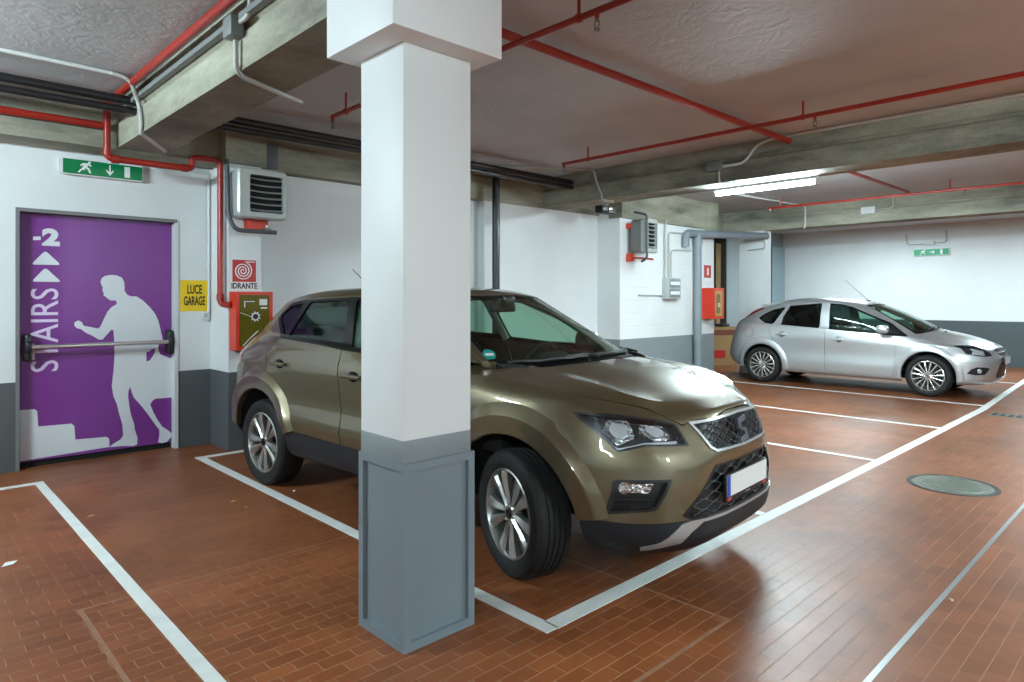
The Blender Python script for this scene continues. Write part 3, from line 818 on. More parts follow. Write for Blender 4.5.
    cwp = [(1.383,-.2),(1.368,.26),(1.303,.50),(1.203,.645),(1.10,.722),(1.06,.69),(1.15,.60),(1.25,.45),(1.31,.25),(1.32,-.2)]
    cowl = bool_(B.shell(-.010, -.018), cutter(cwp, .95, 1.3, XY), 'INTERSECT'); body = bool_(body, cutter(cwp, .95, 1.3, XY), 'DIFFERENCE')
    C.part('cowl', finish(whole(cowl)), M['black'])
    bonnet = bool_(body, cutter(bon, .85, 1.3, XY), 'INTERSECT'); body = bool_(body, cutter(grow(bon, .0035), .85, 1.3, XY), 'DIFFERENCE')
    # doors
    rd = [(-.355,1.535),(-1.0,1.512),(-1.12,1.22),(-1.165,1.175),(-1.25,1.06),(-1.215,.97),(-1.21,.81),(-1.09,.765),(-.985,.72),(-.89,.64),(-.81,.55),(-.79,.508),(-.178,.499),(-.178,.54),(-.255,1.06),(-.275,1.16)]
    fd = [(-.35,1.535),(.12,1.515),(.52,1.385),(.915,1.145),(.88,1.05),(.83,.80),(.79,.60),(.79,.488),(-.174,.499),(-.174,.54),(-.251,1.06),(-.271,1.16)]
    rdm = bool_(body, cutter(grow(rd, -.002), .5, 1.3, XZ), 'INTERSECT'); fdm = bool_(body, cutter(grow(fd, -.002), .5, 1.3, XZ), 'INTERSECT')
    body = bool_(body, cutter(grow(rd, .002), .5, 1.3, XZ), 'DIFFERENCE'); body = bool_(body, cutter(grow(fd, .002), .5, 1.3, XZ), 'DIFFERENCE')
    # tail lamps
    tl = [(.50,.86),(.80,.86),(.90,.98),(.86,1.05),(.52,1.04)]
    body = bool_(body, cutter(tl, -2.6, -1.72, YZ), 'DIFFERENCE')
    tlm = bool_(B.shell(.002, -.014), cutter(grow(tl, -.002), -2.6, -1.72, YZ), 'INTERSECT')
    # silver blade in the lower bumper
    bl = yz([(617,550.5),(640,547.5),(658,543.5),(672,534),(682,524),(692,520.5)])
    bl2 = yz([(698,526),(690,533),(680,542.5),(658,547.5),(640,550)])
    blade = bl+[(-.1, bl[-1][1]-.004), (-.1, bl[-1][1]-.018), (bl2[0][0]-.03, bl[-1][1]-.014)]+bl2
    blm = bool_(B.shell(.006, -.015), g_in(blade), 'INTERSECT')
    for nm, me, mt in (('body_shell', body, M['bronze']), ('bumper_cladding', clad, M['clad']), ('bonnet', bonnet, M['bronze']), ('windscreen', wsg, M['windscreen']), ('windscreen_surround', wst, M['trim']), ('rear_window', rwg, M['glass_dark'])):
        C.part(nm, finish(whole(me)), mt)
    gr = C.part('grille', finish(whole(up_back)), M['black'])
    C.part('grille_frame', finish(whole(up_fr)), M['satin'], gr, 'silver frame of the upper grille')
    lg = C.part('lower_grille', finish(whole(lo_back)), M['black'])
    C.part('grille_surround', finish(whole(lo_fr)), M['black'], lg)
    C.mb('grille_mesh', honeycomb(B, inpoly(grow(g_up, -.012)), -.44, .44, .68, .90, .088, .0235, .0040, .008), M['grille_bar'], gr)
    C.mb('grille_mesh', honeycomb(B, inpoly(grow(g_lo, -.008)), -.48, .48, .41, .66, .165, .0255, .0042, .008), M['grille_bar'], lg)
    C.part('bumper_blade', finish(whole(blm)), M['satin'], None, 'silver skid blade under the nose')
    doors = C.pair('front_door', finish(fdm), M['bronze']); rdoors = C.pair('rear_door', finish(rdm), M['bronze'])
    C.pair('window_surround', finish(frame), M['trim'])
    C.pair('window_glass', finish(glasses['front']), M['glass'], doors); C.pair('window_glass', finish(glasses['rear']), M['glass'], rdoors)
    C.pair('quarter_window', finish(glasses['quarter']), M['glass'])
    hls = C.pair('headlight', finish(hl_back), M['lamp_black'])
    C.pair('headlight_rim', finish(hl_rim), M['lamp_black'], hls); C.pair('lens_cover', finish(hl_lens), M['lens'], hls)
    C.pair('tail_light', finish(tlm), M['red_lens'])
    fg = C.pair('fog_light_recess', finish(fog_back), M['black'])
    C.pair('recess_surround', finish(fog_fr), M['black'], fg); fgl = C.pair('fog_light', finish(fog_lens), M['facet'], fg)
    fd_ = C.hit(B, 625, 488)
    for sg, hh in ((1, fg[0]), (-1, fg[1])):
        mb = MB(); mb.lathe([(0, -.012), (.012, -.012), (.026, .0), (.030, .004), (.026, -.016), (0, -.018)], (fd_.x-.004, sg*abs(fd_.y), fd_.z), (.80, sg*.6, 0), 20); C.mb('lamp_bowl', mb, M['chrome'], hh)
        for k in range(3):
            z = fog[0][1]-.085-.022*k; ys = [y for y in [.56+.004*i for i in range(70)] if inpoly(grow(fog, -.014))(y, z)]
            if len(ys) > 4: mb = MB(); mb.tube([(B.sx(y, z)-.024, sg*y, z) for y in ys[::4]], .005, 0, 6); C.mb('grille_slat', mb, M['black'], hh)
    # headlight reflectors
    q1 = yz([(607,418.5),(629,420),(636,437),(618,446),(602,431)]); q2 = yz([(641,423),(664,425),(673,437),(660,442.5),(640,430)]); q3 = yz([(606,440),(618,448.5),(645,442.5),(678,440.5),(678,443),(646,446),(617,451)])
    ref = bool_(B.shell(-.022, -.045), g_in(round_poly(q1, .01)), 'INTERSECT'); rls = C.pair('reflector', finish(ref), M['facet'], hls)
    ref = bool_(B.shell(-.022, -.045), g_in(round_poly(q2, .01)), 'INTERSECT'); C.pair('reflector', finish(ref), M['facet'], hls)
    ref = bool_(B.shell(-.012, -.03), g_in(q3), 'INTERSECT'); C.pair('light_strip', finish(ref), M['bulb'], hls)
    for q in (q1, q2):
        cy = sum(t[0] for t in q)/len(q); cz = sum(t[1] for t in q)/len(q)
        inner = [(cy+(y-cy)*.62, cz+(z-cz)*.62+.004) for y, z in q]
        C.pair('inner_reflector', finish(bool_(B.shell(-.014, -.024), g_in(round_poly(inner, .015, 4)), 'INTERSECT')), M['bulb'], hls)
    # arch flares
    for xc in (ax, -ax):
        mb = MB(); rows = []; K = 44
        a0, a1 = (R(9), R(163)) if xc > 0 else (R(17), R(168))
        for k in range(K+1):
            a = a0+(a1-a0)*k/K
            row = []; o = .62 if xc > 0 and math.cos(a) < .5 else .592
            for (r, d) in ((.438, -.03), (.438, .008), (.446, .016), (.530, .032), (.541, .033), (.549, .029), ((.549+o)/2, .011), (o, -.006)):
                x, z = xc+r*math.cos(a), rz+r*math.sin(a)
                y = B.sy(x, z)
                if y is None: y = row[-1][1] if row else .85
                row.append((x, y+d, z))
            rows.append(row)
        n = len(rows[0]); vs = [p for q in rows for p in q]
        mb.add(vs, [(i*n+j, i*n+j+1, (i+1)*n+j+1, (i+1)*n+j) for i in range(K) for j in range(n-1)], True)
        me = mb.mesh('wheel_arch'); me.set_sharp_from_angle(angle=R(24))
        C.pair('wheel_arch', me, M['bronze'])
        mb = MB(); A = [R(8)+R(164)*k/24 for k in range(25)]
        vs = [(xc+.455*math.cos(a), y, rz+.455*math.sin(a)) for y in (.45, .86) for a in A]+[(xc+.455*math.cos(a), .45, rz+.455*math.sin(a)) for a in A]
        mb.add(vs, [(i, i+1, 26+i, 25+i) for i in range(24)]+[tuple(range(25))], True)
        C.pair('arch_liner', mb.mesh('arch_liner'), M['dark'])
    # wheels
    make_wheel(C, ax, -1, R(-18), 'petal', rz, .22, .243, .895); make_wheel(C, ax, 1, R(-18), 'petal', rz, .22, .243, .895)
    make_wheel(C, -ax, -1, 0, 'petal', rz, .22, .243, .895); make_wheel(C, -ax, 1, 0, 'petal', rz, .22, .243, .895)
    # underbody, cabin
    mb = MB(); mb.box(-2.0, 2.05, -.44, .44, .26, .45); mb.box(-.85, .85, -.82, .82, .30, .40); C.mb('underbody', mb, M['black'])
    mb = MB(); mb.box(-1.85, .95, -.80, .80, .40, .44); C.mb('cabin_floor', mb, M['cabin'])
    mb = MB(); mb.prism(round_poly([(.50,.62),(.52,.98),(.62,1.06),(1.0,1.095),(1.16,1.07),(1.16,.62)], .06, 4), -.74, .74, XZ); dash = C.mb('dashboard', mb, M['cabin'])
    mb = MB(); mb.rbox(.55, .66, .20, .56, 1.02, 1.10, .03, 3); C.mb('instrument_hood', mb, M['cabin'], dash)
    mb = MB(); ctr = Vector((.50, .38, 1.0)); axs = Vector((-.90, 0, .42)).normalized()
    mb.torus(ctr, axs, .185, .016); mb.lathe([(0, .02), (.06, .016), (.07, -.02), (0, -.03)], ctr, axs, 20)
    for a in (0, 2.1, 4.2):
        u = axs.orthogonal().normalized(); w = axs.cross(u); mb.cyl(ctr, ctr+(u*math.cos(a+.5)+w*math.sin(a+.5))*.18, .016, .012, 8)
    C.mb('steering_wheel', mb, M['cabin'])
    for y in (.38, -.38): seat(C, -.05, y)
    g = MB(); g.rbox(-1.15, -.65, -.66, .66, .44, .60, .05, 3); g.rbox(-1.28, -1.12, -.66, .66, .55, 1.12, .05, 3)
    for y in (-.42, 0, .42): g.rbox(-1.29, -1.19, y-.12, y+.12, 1.12, 1.28, .04, 3)
    C.mb('rear_bench', g, M['cabin'])
    mb = MB(); mb.rbox(.46, .50, -.13, .13, 1.405, 1.475, .018, 3); mb.rbox(.49, .56, -.05, .05, 1.43, 1.52, .02, 2); C.mb('rear_view_mirror', mb, M['black'])
    mb = MB()
    for sg in (1, -1): mb.tube([(1.02, sg*.69, 1.10), (.66, sg*.625, 1.30), (.33, sg*.555, 1.48), (-.1, sg*.60, 1.50)], .022, .2, 8); mb.tube([(-.30, sg*.63, 1.48), (-.20, sg*.78, 1.15)], .03, 0, 8)
    C.mb('inner_pillar', mb, M['cabin_grey'])
    C.part('headliner', finish(whole(bool_(B.shell(-.030, -.036), cutter([(.40,-.2),(.36,.30),(.26,.50),(.10,.60),(-.9,.62),(-1.35,.55),(-1.45,-.2)], 1.40, 1.7, XY), 'INTERSECT'))), M['headliner'])
    # door handles, mirrors, wipers, aerial
    for sg, dd in ((1, 0), (-1, 1)):
        for (x, z, par) in ((-1.03, 1.0, rdoors[dd]), (-.06, .975, doors[dd])):
            y = B.sy(x, z); mb = MB()
            mb.rbox(x-.105, x+.105, y+.018, y+.036, z-.014, z+.014, .010, 3); mb.rbox(x-.10, x-.07, y-.01, y+.03, z-.012, z+.012, .006, 2); mb.rbox(x+.07, x+.10, y-.01, y+.03, z-.012, z+.012, .006, 2)
            me = mb.mesh('door_handle'); me = me if sg > 0 else mirrored(me); h = C.part('door_handle', me, M['bronze'], par)
            mb = MB(); mb.lathe([(0, -.004), (.05, -.004), (.06, .003), (0, .003)], (x+.005, y, z), (0, 1, 0), 24); mb.v = [(a, b, z+(c-z)*.6) for a, b, c in mb.v]
            me = mb.mesh('handle_recess'); me = me if sg > 0 else mirrored(me); C.part('handle_recess', me, M['trim'], par)
        mb = MB(); mb.rbox(.42, .58, .92, 1.10, 1.08, 1.23, .05, 4); me = mb.mesh('wing_mirror'); me = me if sg > 0 else mirrored(me)
        w = C.part('wing_mirror', me, M['bronze'])
        mb = MB(); mb.tube([(.54, .80, 1.12), (.52, .95, 1.12)], .03, 0, 10); me = mb.mesh('mirror_arm'); me = me if sg > 0 else mirrored(me); C.part('mirror_arm', me, M['black'], w)
    base = [(0, 1.29), (.25, 1.275), (.49, 1.21), (.66, 1.10)]
    def bx_(y):
        y = abs(y)
        for (a, b), (c, d) in zip(base, base[1:]):
            if a <= y <= c: return b+(d-b)*(y-a)/(c-a)
        return 1.10
    for (y0, y1) in ((-.64, -.08), (-.04, .58)):
        P = [(bx_(y), y, (B.sz(bx_(y), y) or 1.12)+.012) for y in [y0+(y1-y0)*t/10 for t in range(11)]]
        mb = MB(); mb.tube(P, .010, 0, 6); x, y, z = P[-1]; mb.tube([P[5], (x-.01, y, z+.012), (x+.06, y+.05, z-.01)], .009, .03, 6); C.mb('wiper', mb, M['black'])
    mb = MB(); z = B.sz(-1.10, 0); mb.cyl((-1.10, 0, z-.005), (-1.12, 0, z+.03), .025, .014); mb.cyl((-1.12, 0, z+.03), (-1.38, 0, z+.19), .005, .003, 8); C.mb('aerial', mb, M['black'])
    # cowl below the windscreen
    # number plate and badge
    x = B.sx(0, .52)+.012
    mb = MB(); mb.rbox(x-.012, x+.006, -.268, .268, .458, .600, .006, 2); pl = C.mb('plate_holder', mb, M['black'])
    mb = MB(); mb.box(x+.006, x+.0085, -.258, .258, .484, .592); np_ = C.mb('number_plate', mb, M['plate'], pl)
    mb = MB(); mb.box(x+.0085, x+.0100, -.258, -.222, .484, .592); C.mb('plate_band', mb, M['blue'], pl, label='blue band at the end of the plate')
    mb = MB(); mb.box(x+.0062, x+.0072, -.252, -.205, .462, .480); mb.box(x+.0062, x+.0072, .205, .252, .462, .480)
    C.mb('holder_print', mb, M['amber'], pl)
    mb = text_mb('-------', .024, lambda u, v, d: (x+.0068+d, u, .471+v), .001, sx=1.2); C.mb('holder_lettering', mb, M['sign_white'], pl)
    # maker's emblem: a slanted, split S shape in chrome
    bx = B.sx(0, .80)+.010
    def em(pts): mb = MB(); mb.prism([(-u, v) for u, v in pts], bx-.012, bx+.006, lambda a, b, d: (d+(.80-b)*.16, -a, b)); return mb
    Z = .80
    s1 = [(-.052, Z+.055), (.050, Z+.070), (.046, Z+.040), (-.018, Z+.030), (-.018, Z+.012), (.046, Z-.006), (.046, Z-.020), (-.044, Z+.004)]
    s2 = [(-u, 2*Z-v-.004) for u, v in s1]
    mb = em(s1); k = em(s2); mb.add(k.v, k.f); C.mb('emblem', mb, M['emblem'], gr, label='chrome letter emblem on the grille')
    # sticker and paper behind the windscreen
    p = C.hit(B, 489.0, 355.0)
    mb = MB(); mb.lathe([(0, 0), (.042, 0), (.042, -.003), (0, -.003)], (p.x+.003, p.y-.001, p.z+.004), (.62, -.25, .75), 24); st = C.mb('windscreen_sticker', mb, M['sticker'])
    d = Vector((.62, -.25, .75)).normalized(); o = Vector((p.x+.003, p.y-.001, p.z+.004))+d*.0015; u = Vector((-.25, -.62, 0)).normalized(); u = Vector((.37, .93, 0)).normalized(); w = d.cross(u)
    mb = MB(); mb.add([o+u*a+w*b for a, b in ((-.028, -.012), (.028, -.012), (.028, .008), (-.028, .008))], [(0, 1, 2, 3)]); mb.add([o+d*.001+u*a+w*b for a, b in ((-.028, -.012), (.028, -.012), (.028, .008), (-.028, .008))], [(0, 1, 2, 3)])
    C.mb('sticker_print', mb, M['sign_white'], st)
    mb = MB(); mb.box(1.02, 1.12, .44, .60, 1.098, 1.101); C.mb('paper_note', mb, M['sign_white'])
    return C, B
SUV, SUVB = build_suv()
# ------------------------------------------------------------------ the silver hatchback
def build_hatch():
    C = CarThing('hatchback_car', 'silver five-door hatchback parked by the far white wall', (11.57, 5.567), (11.65, 2.961), .83)
    ax = C.wb/2; rz = .318
    levels = [
     [(2.05,0,.215),(2.03,.3,.215),(1.97,.5,.215),(1.86,.66,.215),(1.66,.77,.21),(1.3,.79,.205),(.86,.80,.21),(0,.81,.215),(-.8,.81,.225),(-1.3,.79,.24),(-1.65,.76,.26),(-1.88,.62,.30),(-1.97,.35,.32),(-1.99,0,.32)],
     [(2.13,0,.29),(2.11,.3,.29),(2.04,.5,.285),(1.92,.67,.27),(1.69,.81,.255),(1.3,.84,.25),(.86,.85,.255),(0,.855,.265),(-.8,.855,.28),(-1.3,.84,.30),(-1.66,.82,.31),(-1.93,.68,.36),(-2.03,.38,.37),(-2.05,0,.37)],
     [(2.165,0,.42),(2.145,.3,.42),(2.075,.5,.42),(1.95,.67,.42),(1.70,.83,.42),(1.3,.865,.42),(.86,.862,.42),(0,.865,.43),(-.8,.865,.44),(-1.3,.86,.45),(-1.68,.835,.46),(-1.97,.70,.48),(-2.07,.4,.49),(-2.09,0,.49)],
     [(2.17,0,.61),(2.145,.3,.61),(2.07,.5,.61),(1.94,.68,.615),(1.68,.842,.62),(1.3,.872,.63),(.86,.852,.60),(0,.853,.61),(-.8,.858,.62),(-1.3,.872,.66),(-1.68,.835,.66),(-1.94,.70,.67),(-2.04,.4,.67),(-2.06,0,.67)],
     [(2.13,0,.73),(2.105,.3,.725),(2.03,.5,.72),(1.88,.68,.735),(1.61,.81,.775),(1.28,.845,.80),(.86,.852,.815),(0,.865,.845),(-.8,.868,.882),(-1.3,.862,.89),(-1.65,.82,.89),(-1.89,.68,.88),(-1.97,.4,.87),(-1.98,0,.87)],
     [(2.065,0,.785),(2.035,.3,.78),(1.94,.5,.78),(1.79,.64,.795),(1.55,.735,.835),(1.25,.785,.875),(.9,.812,.905),(0,.843,.965),(-.8,.838,1.01),(-1.3,.815,1.03),(-1.6,.77,1.04),(-1.83,.63,1.06),(-1.90,.38,1.06),(-1.91,0,1.06)],
     [(1.76,0,.905),(1.74,.25,.90),(1.67,.45,.888),(1.54,.57,.884),(1.39,.66,.893),(1.2,.725,.908),(.92,.785,.935),(0,.825,.99),(-.8,.82,1.03),(-1.28,.79,1.06),(-1.55,.735,1.085),(-1.75,.60,1.12),(-1.82,.36,1.13),(-1.83,0,1.13)],
     [(1.30,0,1.012),(1.28,.25,1.008),(1.22,.45,.99),(1.15,.58,.965),(1.09,.66,.95),(1.04,.71,.942),(.90,.765,.945),(0,.805,1.01),(-.8,.80,1.05),(-1.26,.765,1.09),(-1.50,.70,1.13),(-1.68,.57,1.18),(-1.75,.34,1.19),(-1.76,0,1.19)],
     [(.87,0,1.235),(.855,.25,1.232),(.80,.43,1.222),(.74,.54,1.205),(.69,.605,1.192),(.64,.645,1.185),(.50,.69,1.195),(-.12,.735,1.225),(-.80,.725,1.245),(-1.22,.69,1.25),(-1.42,.63,1.26),(-1.56,.52,1.29),(-1.62,.32,1.295),(-1.63,0,1.295)],
     [(.42,0,1.418),(.405,.25,1.415),(.36,.40,1.408),(.31,.50,1.398),(.26,.55,1.392),(.20,.58,1.392),(.06,.608,1.408),(-.30,.632,1.438),(-.80,.618,1.430),(-1.14,.588,1.395),(-1.30,.54,1.372),(-1.41,.46,1.37),(-1.47,.3,1.375),(-1.48,0,1.375)],
     [(.25,0,1.468),(.24,.2,1.466),(.20,.35,1.460),(.16,.43,1.456),(.12,.475,1.455),(.07,.50,1.458),(-.03,.52,1.470),(-.35,.54,1.498),(-.80,.53,1.488),(-1.10,.50,1.445),(-1.24,.45,1.418),(-1.34,.38,1.408),(-1.40,.25,1.408),(-1.41,0,1.408)],
     [(.05,0,1.498),(.045,.1,1.498),(.03,.18,1.496),(.0,.24,1.495),(-.03,.27,1.495),(-.08,.29,1.498),(-.15,.30,1.505),(-.40,.31,1.522),(-.80,.30,1.514),(-1.05,.28,1.475),(-1.16,.25,1.452),(-1.24,.2,1.438),(-1.29,.13,1.433),(-1.30,0,1.432)],
     [(-.05,0,1.508),(-.055,0,1.508),(-.07,0,1.509),(-.09,0,1.510),(-.11,0,1.511),(-.15,0,1.514),(-.20,0,1.517),(-.42,0,1.530),(-.80,0,1.522),(-1.02,0,1.488),(-1.11,0,1.470),(-1.17,0,1.458),(-1.21,0,1.45),(-1.23,0,1.446)]]
    B = Body(levels, [3,3,4,6,8,7,8,8,7,6,4,3,3], [2,3,3,3,3,3,4,4,3,3,3,2], (2, 4, 7, 9))
    H = lambda L: [p for p in (C.hit(B, *q) for q in L) if p]
    yz = lambda L: [(abs(p.y), p.z) for p in H(L)]
    body = B.shell(0, -.016); trim = B.shell(.003, -.013); gls = B.shell(-.005, -.009)
    for xc in (ax+.005, -ax+.015):
        body = bool_(body, cutter([(xc+.375*math.cos(2*PI*k/40), rz+.385*math.sin(2*PI*k/40)) for k in range(40)], .38, 1.3, XZ), 'DIFFERENCE')
    env = round_poly([(-1.41,1.15),(-1.33,1.22),(-1.16,1.305),(-.85,1.380),(-.28,1.432),(0,1.412),(.16,1.372),(.40,1.268),(.76,1.115),(1.03,.912),(.80,.918),(.58,.942),(-.12,.992),(-.90,1.042),(-1.09,1.048),(-1.27,1.068)], .02, 3)
    wins = {'quarter': [(-1.375,1.15),(-1.31,1.205),(-1.15,1.285),(-.93,1.345),(-1.10,1.062),(-1.26,1.085)],
            'rear': [(-.955,1.058),(-.93,1.19),(-.845,1.365),(-.315,1.418),(-.298,1.022)],
            'front': [(-.175,1.412),(0,1.397),(.15,1.358),(.385,1.253),(.735,1.10),(.77,.935),(.58,.957),(-.135,1.005)],
            'fixed': [(.785,1.075),(.985,.928),(.815,.932)]}
    body = bool_(body, cutter(env, .42, 1.3, XZ), 'DIFFERENCE')
    frame = bool_(trim, cutter(env, .42, 1.3, XZ), 'INTERSECT')
    pill = bool_(frame, cutter([(-1.13,1.04),(-.94,1.37),(-.85,1.39),(-.945,1.18),(-.965,1.04)], .42, 1.3, XZ), 'INTERSECT')
    pill2 = bool_(frame, cutter([(-.31,1.0),(-.32,1.45),(-.185,1.45),(-.145,.98)], .42, 1.3, XZ), 'INTERSECT')
    frame = bool_(frame, cutter([(-1.13,1.03),(-.94,1.37),(-.85,1.39),(-.945,1.18),(-.965,1.03)], .42, 1.3, XZ), 'DIFFERENCE')
    frame = bool_(frame, cutter([(-.31,1.0),(-.32,1.45),(-.185,1.45),(-.145,.98)], .42, 1.3, XZ), 'DIFFERENCE')
    glasses = {}
    for k, w in wins.items():
        w = round_poly(w, .02, 3)
        frame = bool_(frame, cutter(w, .42, 1.3, XZ), 'DIFFERENCE'); pill = bool_(pill, cutter(w, .42, 1.3, XZ), 'DIFFERENCE'); pill2 = bool_(pill2, cutter(w, .42, 1.3, XZ), 'DIFFERENCE')
        glasses[k] = bool_(gls, cutter(grow(w, .006), .42, 1.3, XZ), 'INTERSECT')
    ws = round_poly([(1.335,-.2),(1.315,.25),(1.25,.46),(1.165,.60),(1.10,.655),(.72,.59),(.33,.475),(.375,.39),(.418,.24),(.435,-.2)], .03, 3)
    body = bool_(body, cutter(ws, .92, 1.6, XY), 'DIFFERENCE'); wsg = bool_(gls, cutter(grow(ws, .004), .92, 1.6, XY), 'INTERSECT')
    wst = bool_(B.shell(-.001, -.010), cutter(ws, .92, 1.6, XY), 'INTERSECT')
    wst = bool_(wst, cutter([(1.26,-.3),(1.24,.25),(1.17,.44),(1.09,.57),(1.06,.61),(.72,.562),(.355,.452),(.395,.37),(.43,.22),(.445,-.3)], .92, 1.6, XY), 'DIFFERENCE')
    rw = [(-1.735,-.2),(-1.725,.33),(-1.66,.52),(-1.49,.44),(-1.515,.28),(-1.525,-.2)]
    body = bool_(body, cutter(rw, 1.15, 1.5, XY), 'DIFFERENCE'); rwg = bool_(gls, cutter(grow(rw, .004), 1.15, 1.5, XY), 'INTERSECT')
    g_in = lambda q: cutter(q, 1.3, 2.6, YZ)
    hl = round_poly(yz([(951.5,345.2),(963,344.8),(975,346),(987,350.5),(993,356),(985,356.8),(977,356.2),(966,354.2)]), .006, 2)
    fog = round_poly(yz([(966.5,373.8),(971,369.5),(977,367.3),(985,367.6),(991,369),(986,375),(976,375.6)]), .006, 2)
    gu = yz([(993.5,350.5)]); g_up = round_poly([(-.1,.765),(.30,.750),(.40,.735),(.33,.665),(.25,.640),(-.1,.640)], .01, 2)
    g_lo = round_poly([(-.1,.545),(.28,.545),(.36,.50),(.42,.40),(.40,.315),(.25,.305),(-.1,.305)], .012, 2)
    for q in (hl, fog, g_up, g_lo): body = bool_(body, g_in(q), 'DIFFERENCE')
    rec = B.shell(-.025, -.035)
    nose = [('upper_grille', bool_(rec, g_in(grow(g_up, .012)), 'INTERSECT'), M['black']), ('lower_grille', bool_(rec, g_in(grow(g_lo, .012)), 'INTERSECT'), M['black']),
            ('grille_bar', bool_(B.shell(.004, -.02), g_in([(-.1,.712),(.385,.702),(.36,.690),(-.1,.700)]), 'INTERSECT'), M['chrome'])]
    bon = H([(921,338.5),(935,342.5),(951,345.5),(965,345.4),(978,346.2),(988,350)])
    bon = [(1.36,-.2),(1.34,.26),(1.27,.48),(1.19,.615)]+[(abs(p.x), abs(p.y)) for p in bon]+[(2.075,.28),(2.095,-.2)]
    bonnet = bool_(body, cutter(bon, .70, 1.2, XY), 'INTERSECT'); body = bool_(body, cutter(grow(bon, .003), .70, 1.2, XY), 'DIFFERENCE')
    rd = [(-.262,1.455),(-.60,1.432),(-.855,1.395),(-.95,1.345),(-1.155,1.03),(-1.14,.89),(-1.05,.73),(-.93,.57),(-.85,.42),(-.83,.30),(-.205,.285),(-.205,.98)]
    fd = [(-.258,1.455),(.02,1.428),(.18,1.383),(.42,1.28),(.77,1.128),(.90,1.03),(.88,.90),(.86,.60),(.82,.275),(-.201,.285),(-.201,.98)]
    rdm = bool_(body, cutter(grow(rd, -.002), .42, 1.3, XZ), 'INTERSECT'); fdm = bool_(body, cutter(grow(fd, -.002), .42, 1.3, XZ), 'INTERSECT')
    body = bool_(body, cutter(grow(rd, .002), .42, 1.3, XZ), 'DIFFERENCE'); body = bool_(body, cutter(grow(fd, .002), .42, 1.3, XZ), 'DIFFERENCE')
    fuel = [(-1.54+.085*math.cos(2*PI*k/28), .895+.085*math.sin(2*PI*k/28)) for k in range(28)]
    fuelm = bool_(body, cutter(grow(fuel, -.0025), .5, 1.3, XZ), 'INTERSECT'); body = bool_(body, cutter(grow(fuel, .0025), .5, 1.3, XZ), 'DIFFERENCE')
    tl = [(-1.90,.93),(-1.87,1.07),(-1.60,1.21),(-1.36,1.325),(-1.40,1.345),(-1.64,1.25),(-2.0,1.09),(-2.0,.93)]
    tlm = bool_(B.shell(.004, -.012), cutter(tl, .30, 1.3, XZ), 'INTERSECT'); body = bool_(body, cutter(grow(tl, .002), .30, 1.3, XZ), 'DIFFERENCE')
    for nm, me, mt in [('body_shell', body, M['silver']), ('bonnet', bonnet, M['silver']), ('windscreen', wsg, M['windscreen']), ('windscreen_surround', wst, M['trim']), ('rear_window', rwg, M['glass_dark'])]+nose:
        C.part(nm, finish(whole(me)), mt)
    doors = C.pair('front_door', finish(fdm), M['silver']); rdoors = C.pair('rear_door', finish(rdm), M['silver'])
    C.pair('window_surround', finish(frame), M['trim']); C.pair('door_pillar', finish(pill), M['silver'], rdoors); C.pair('door_pillar', finish(pill2), M['silver'], doors)
    C.pair('window_glass', finish(glasses['front']), M['glass'], doors); C.pair('window_glass', finish(glasses['rear']), M['glass_dark'], rdoors)
    C.pair('quarter_window', finish(glasses['quarter']), M['glass_dark']); C.pair('mirror_window', finish(glasses['fixed']), M['trim'])
    hls = C.pair('headlight', finish(bool_(B.shell(-.04, -.05), g_in(grow(hl, .015)), 'INTERSECT')), M['lamp_black'])
    C.pair('lens_cover', finish(bool_(B.shell(-.001, -.004), g_in(hl), 'INTERSECT')), M['lens'], hls)
    q1 = yz([(970,347.5),(984,351),(986,355.5),(972,354.5)])
    if len(q1) > 2: C.pair('reflector', finish(bool_(B.shell(-.015, -.03), g_in(round_poly(q1, .01)), 'INTERSECT')), M['bulb'], hls)
    fg = C.pair('fog_light_recess', finish(bool_(rec, g_in(grow(fog, .006)), 'INTERSECT')), M['black'])
    fp = C.hit(B, 981, 371.5)
    for sg, hh in ((1, fg[0]), (-1, fg[1])):
        mb = MB(); mb.lathe([(0, .004), (.030, .001), (.036, -.012), (0, -.012)], (fp.x-.012, sg*abs(fp.y), fp.z), (.8, sg*.6, 0), 20); C.mb('fog_light', mb, M['bulb'], hh)
    C.pair('fuel_flap', finish(fuelm), M['silver']); C.pair('tail_light', finish(tlm), M['red_lens'])
    # fender lips round the wheels
    for xc in (ax+.005, -ax+.015):
        mb = MB(); rows = []; K = 40
        for k in range(K+1):
            a = R(-8)+R(196)*k/K; row = []
            for (r, d) in ((.985, -.03), (.985, .004), (1.0, .012), (1.05, .016), (1.13, .015), (1.22, .006), (1.30, -.006)):
                x, z = xc+.372*r*math.cos(a), max(rz+.382*r*math.sin(a), .235)
                y = B.sy(x, z); y = (row[-1][1] if row else .82) if y is None else y
                row.append((x, y+d, z))
            rows.append(row)
        n = len(rows[0])
        mb.add([p for q in rows for p in q], [(i*n+j, i*n+j+1, (i+1)*n+j+1, (i+1)*n+j) for i in range(K) for j in range(n-1)], True)
        me = mb.mesh('wheel_arch'); me.set_sharp_from_angle(angle=R(40)); C.pair('wheel_arch', me, M['silver'])
        mb = MB(); A = [R(2)+R(176)*k/24 for k in range(25)]
        vs = [(xc+.383*math.cos(a), y, rz+.392*math.sin(a)) for y in (.42, .83) for a in A]+[(xc+.383*math.cos(a), .42, rz+.392*math.sin(a)) for a in A]
        mb.add(vs, [(i, i+1, 26+i, 25+i) for i in range(24)]+[tuple(range(25))], True); C.pair('arch_liner', mb.mesh('arch_liner'), M['dark'])
    for x, st in ((ax, 0), (-ax, 0)):
        make_wheel(C, x, -1, R(-3) if x > 0 else 0, 'multi', rz, .20, .232, .835); make_wheel(C, x, 1, R(-3) if x > 0 else 0, 'multi', rz, .20, .232, .835)
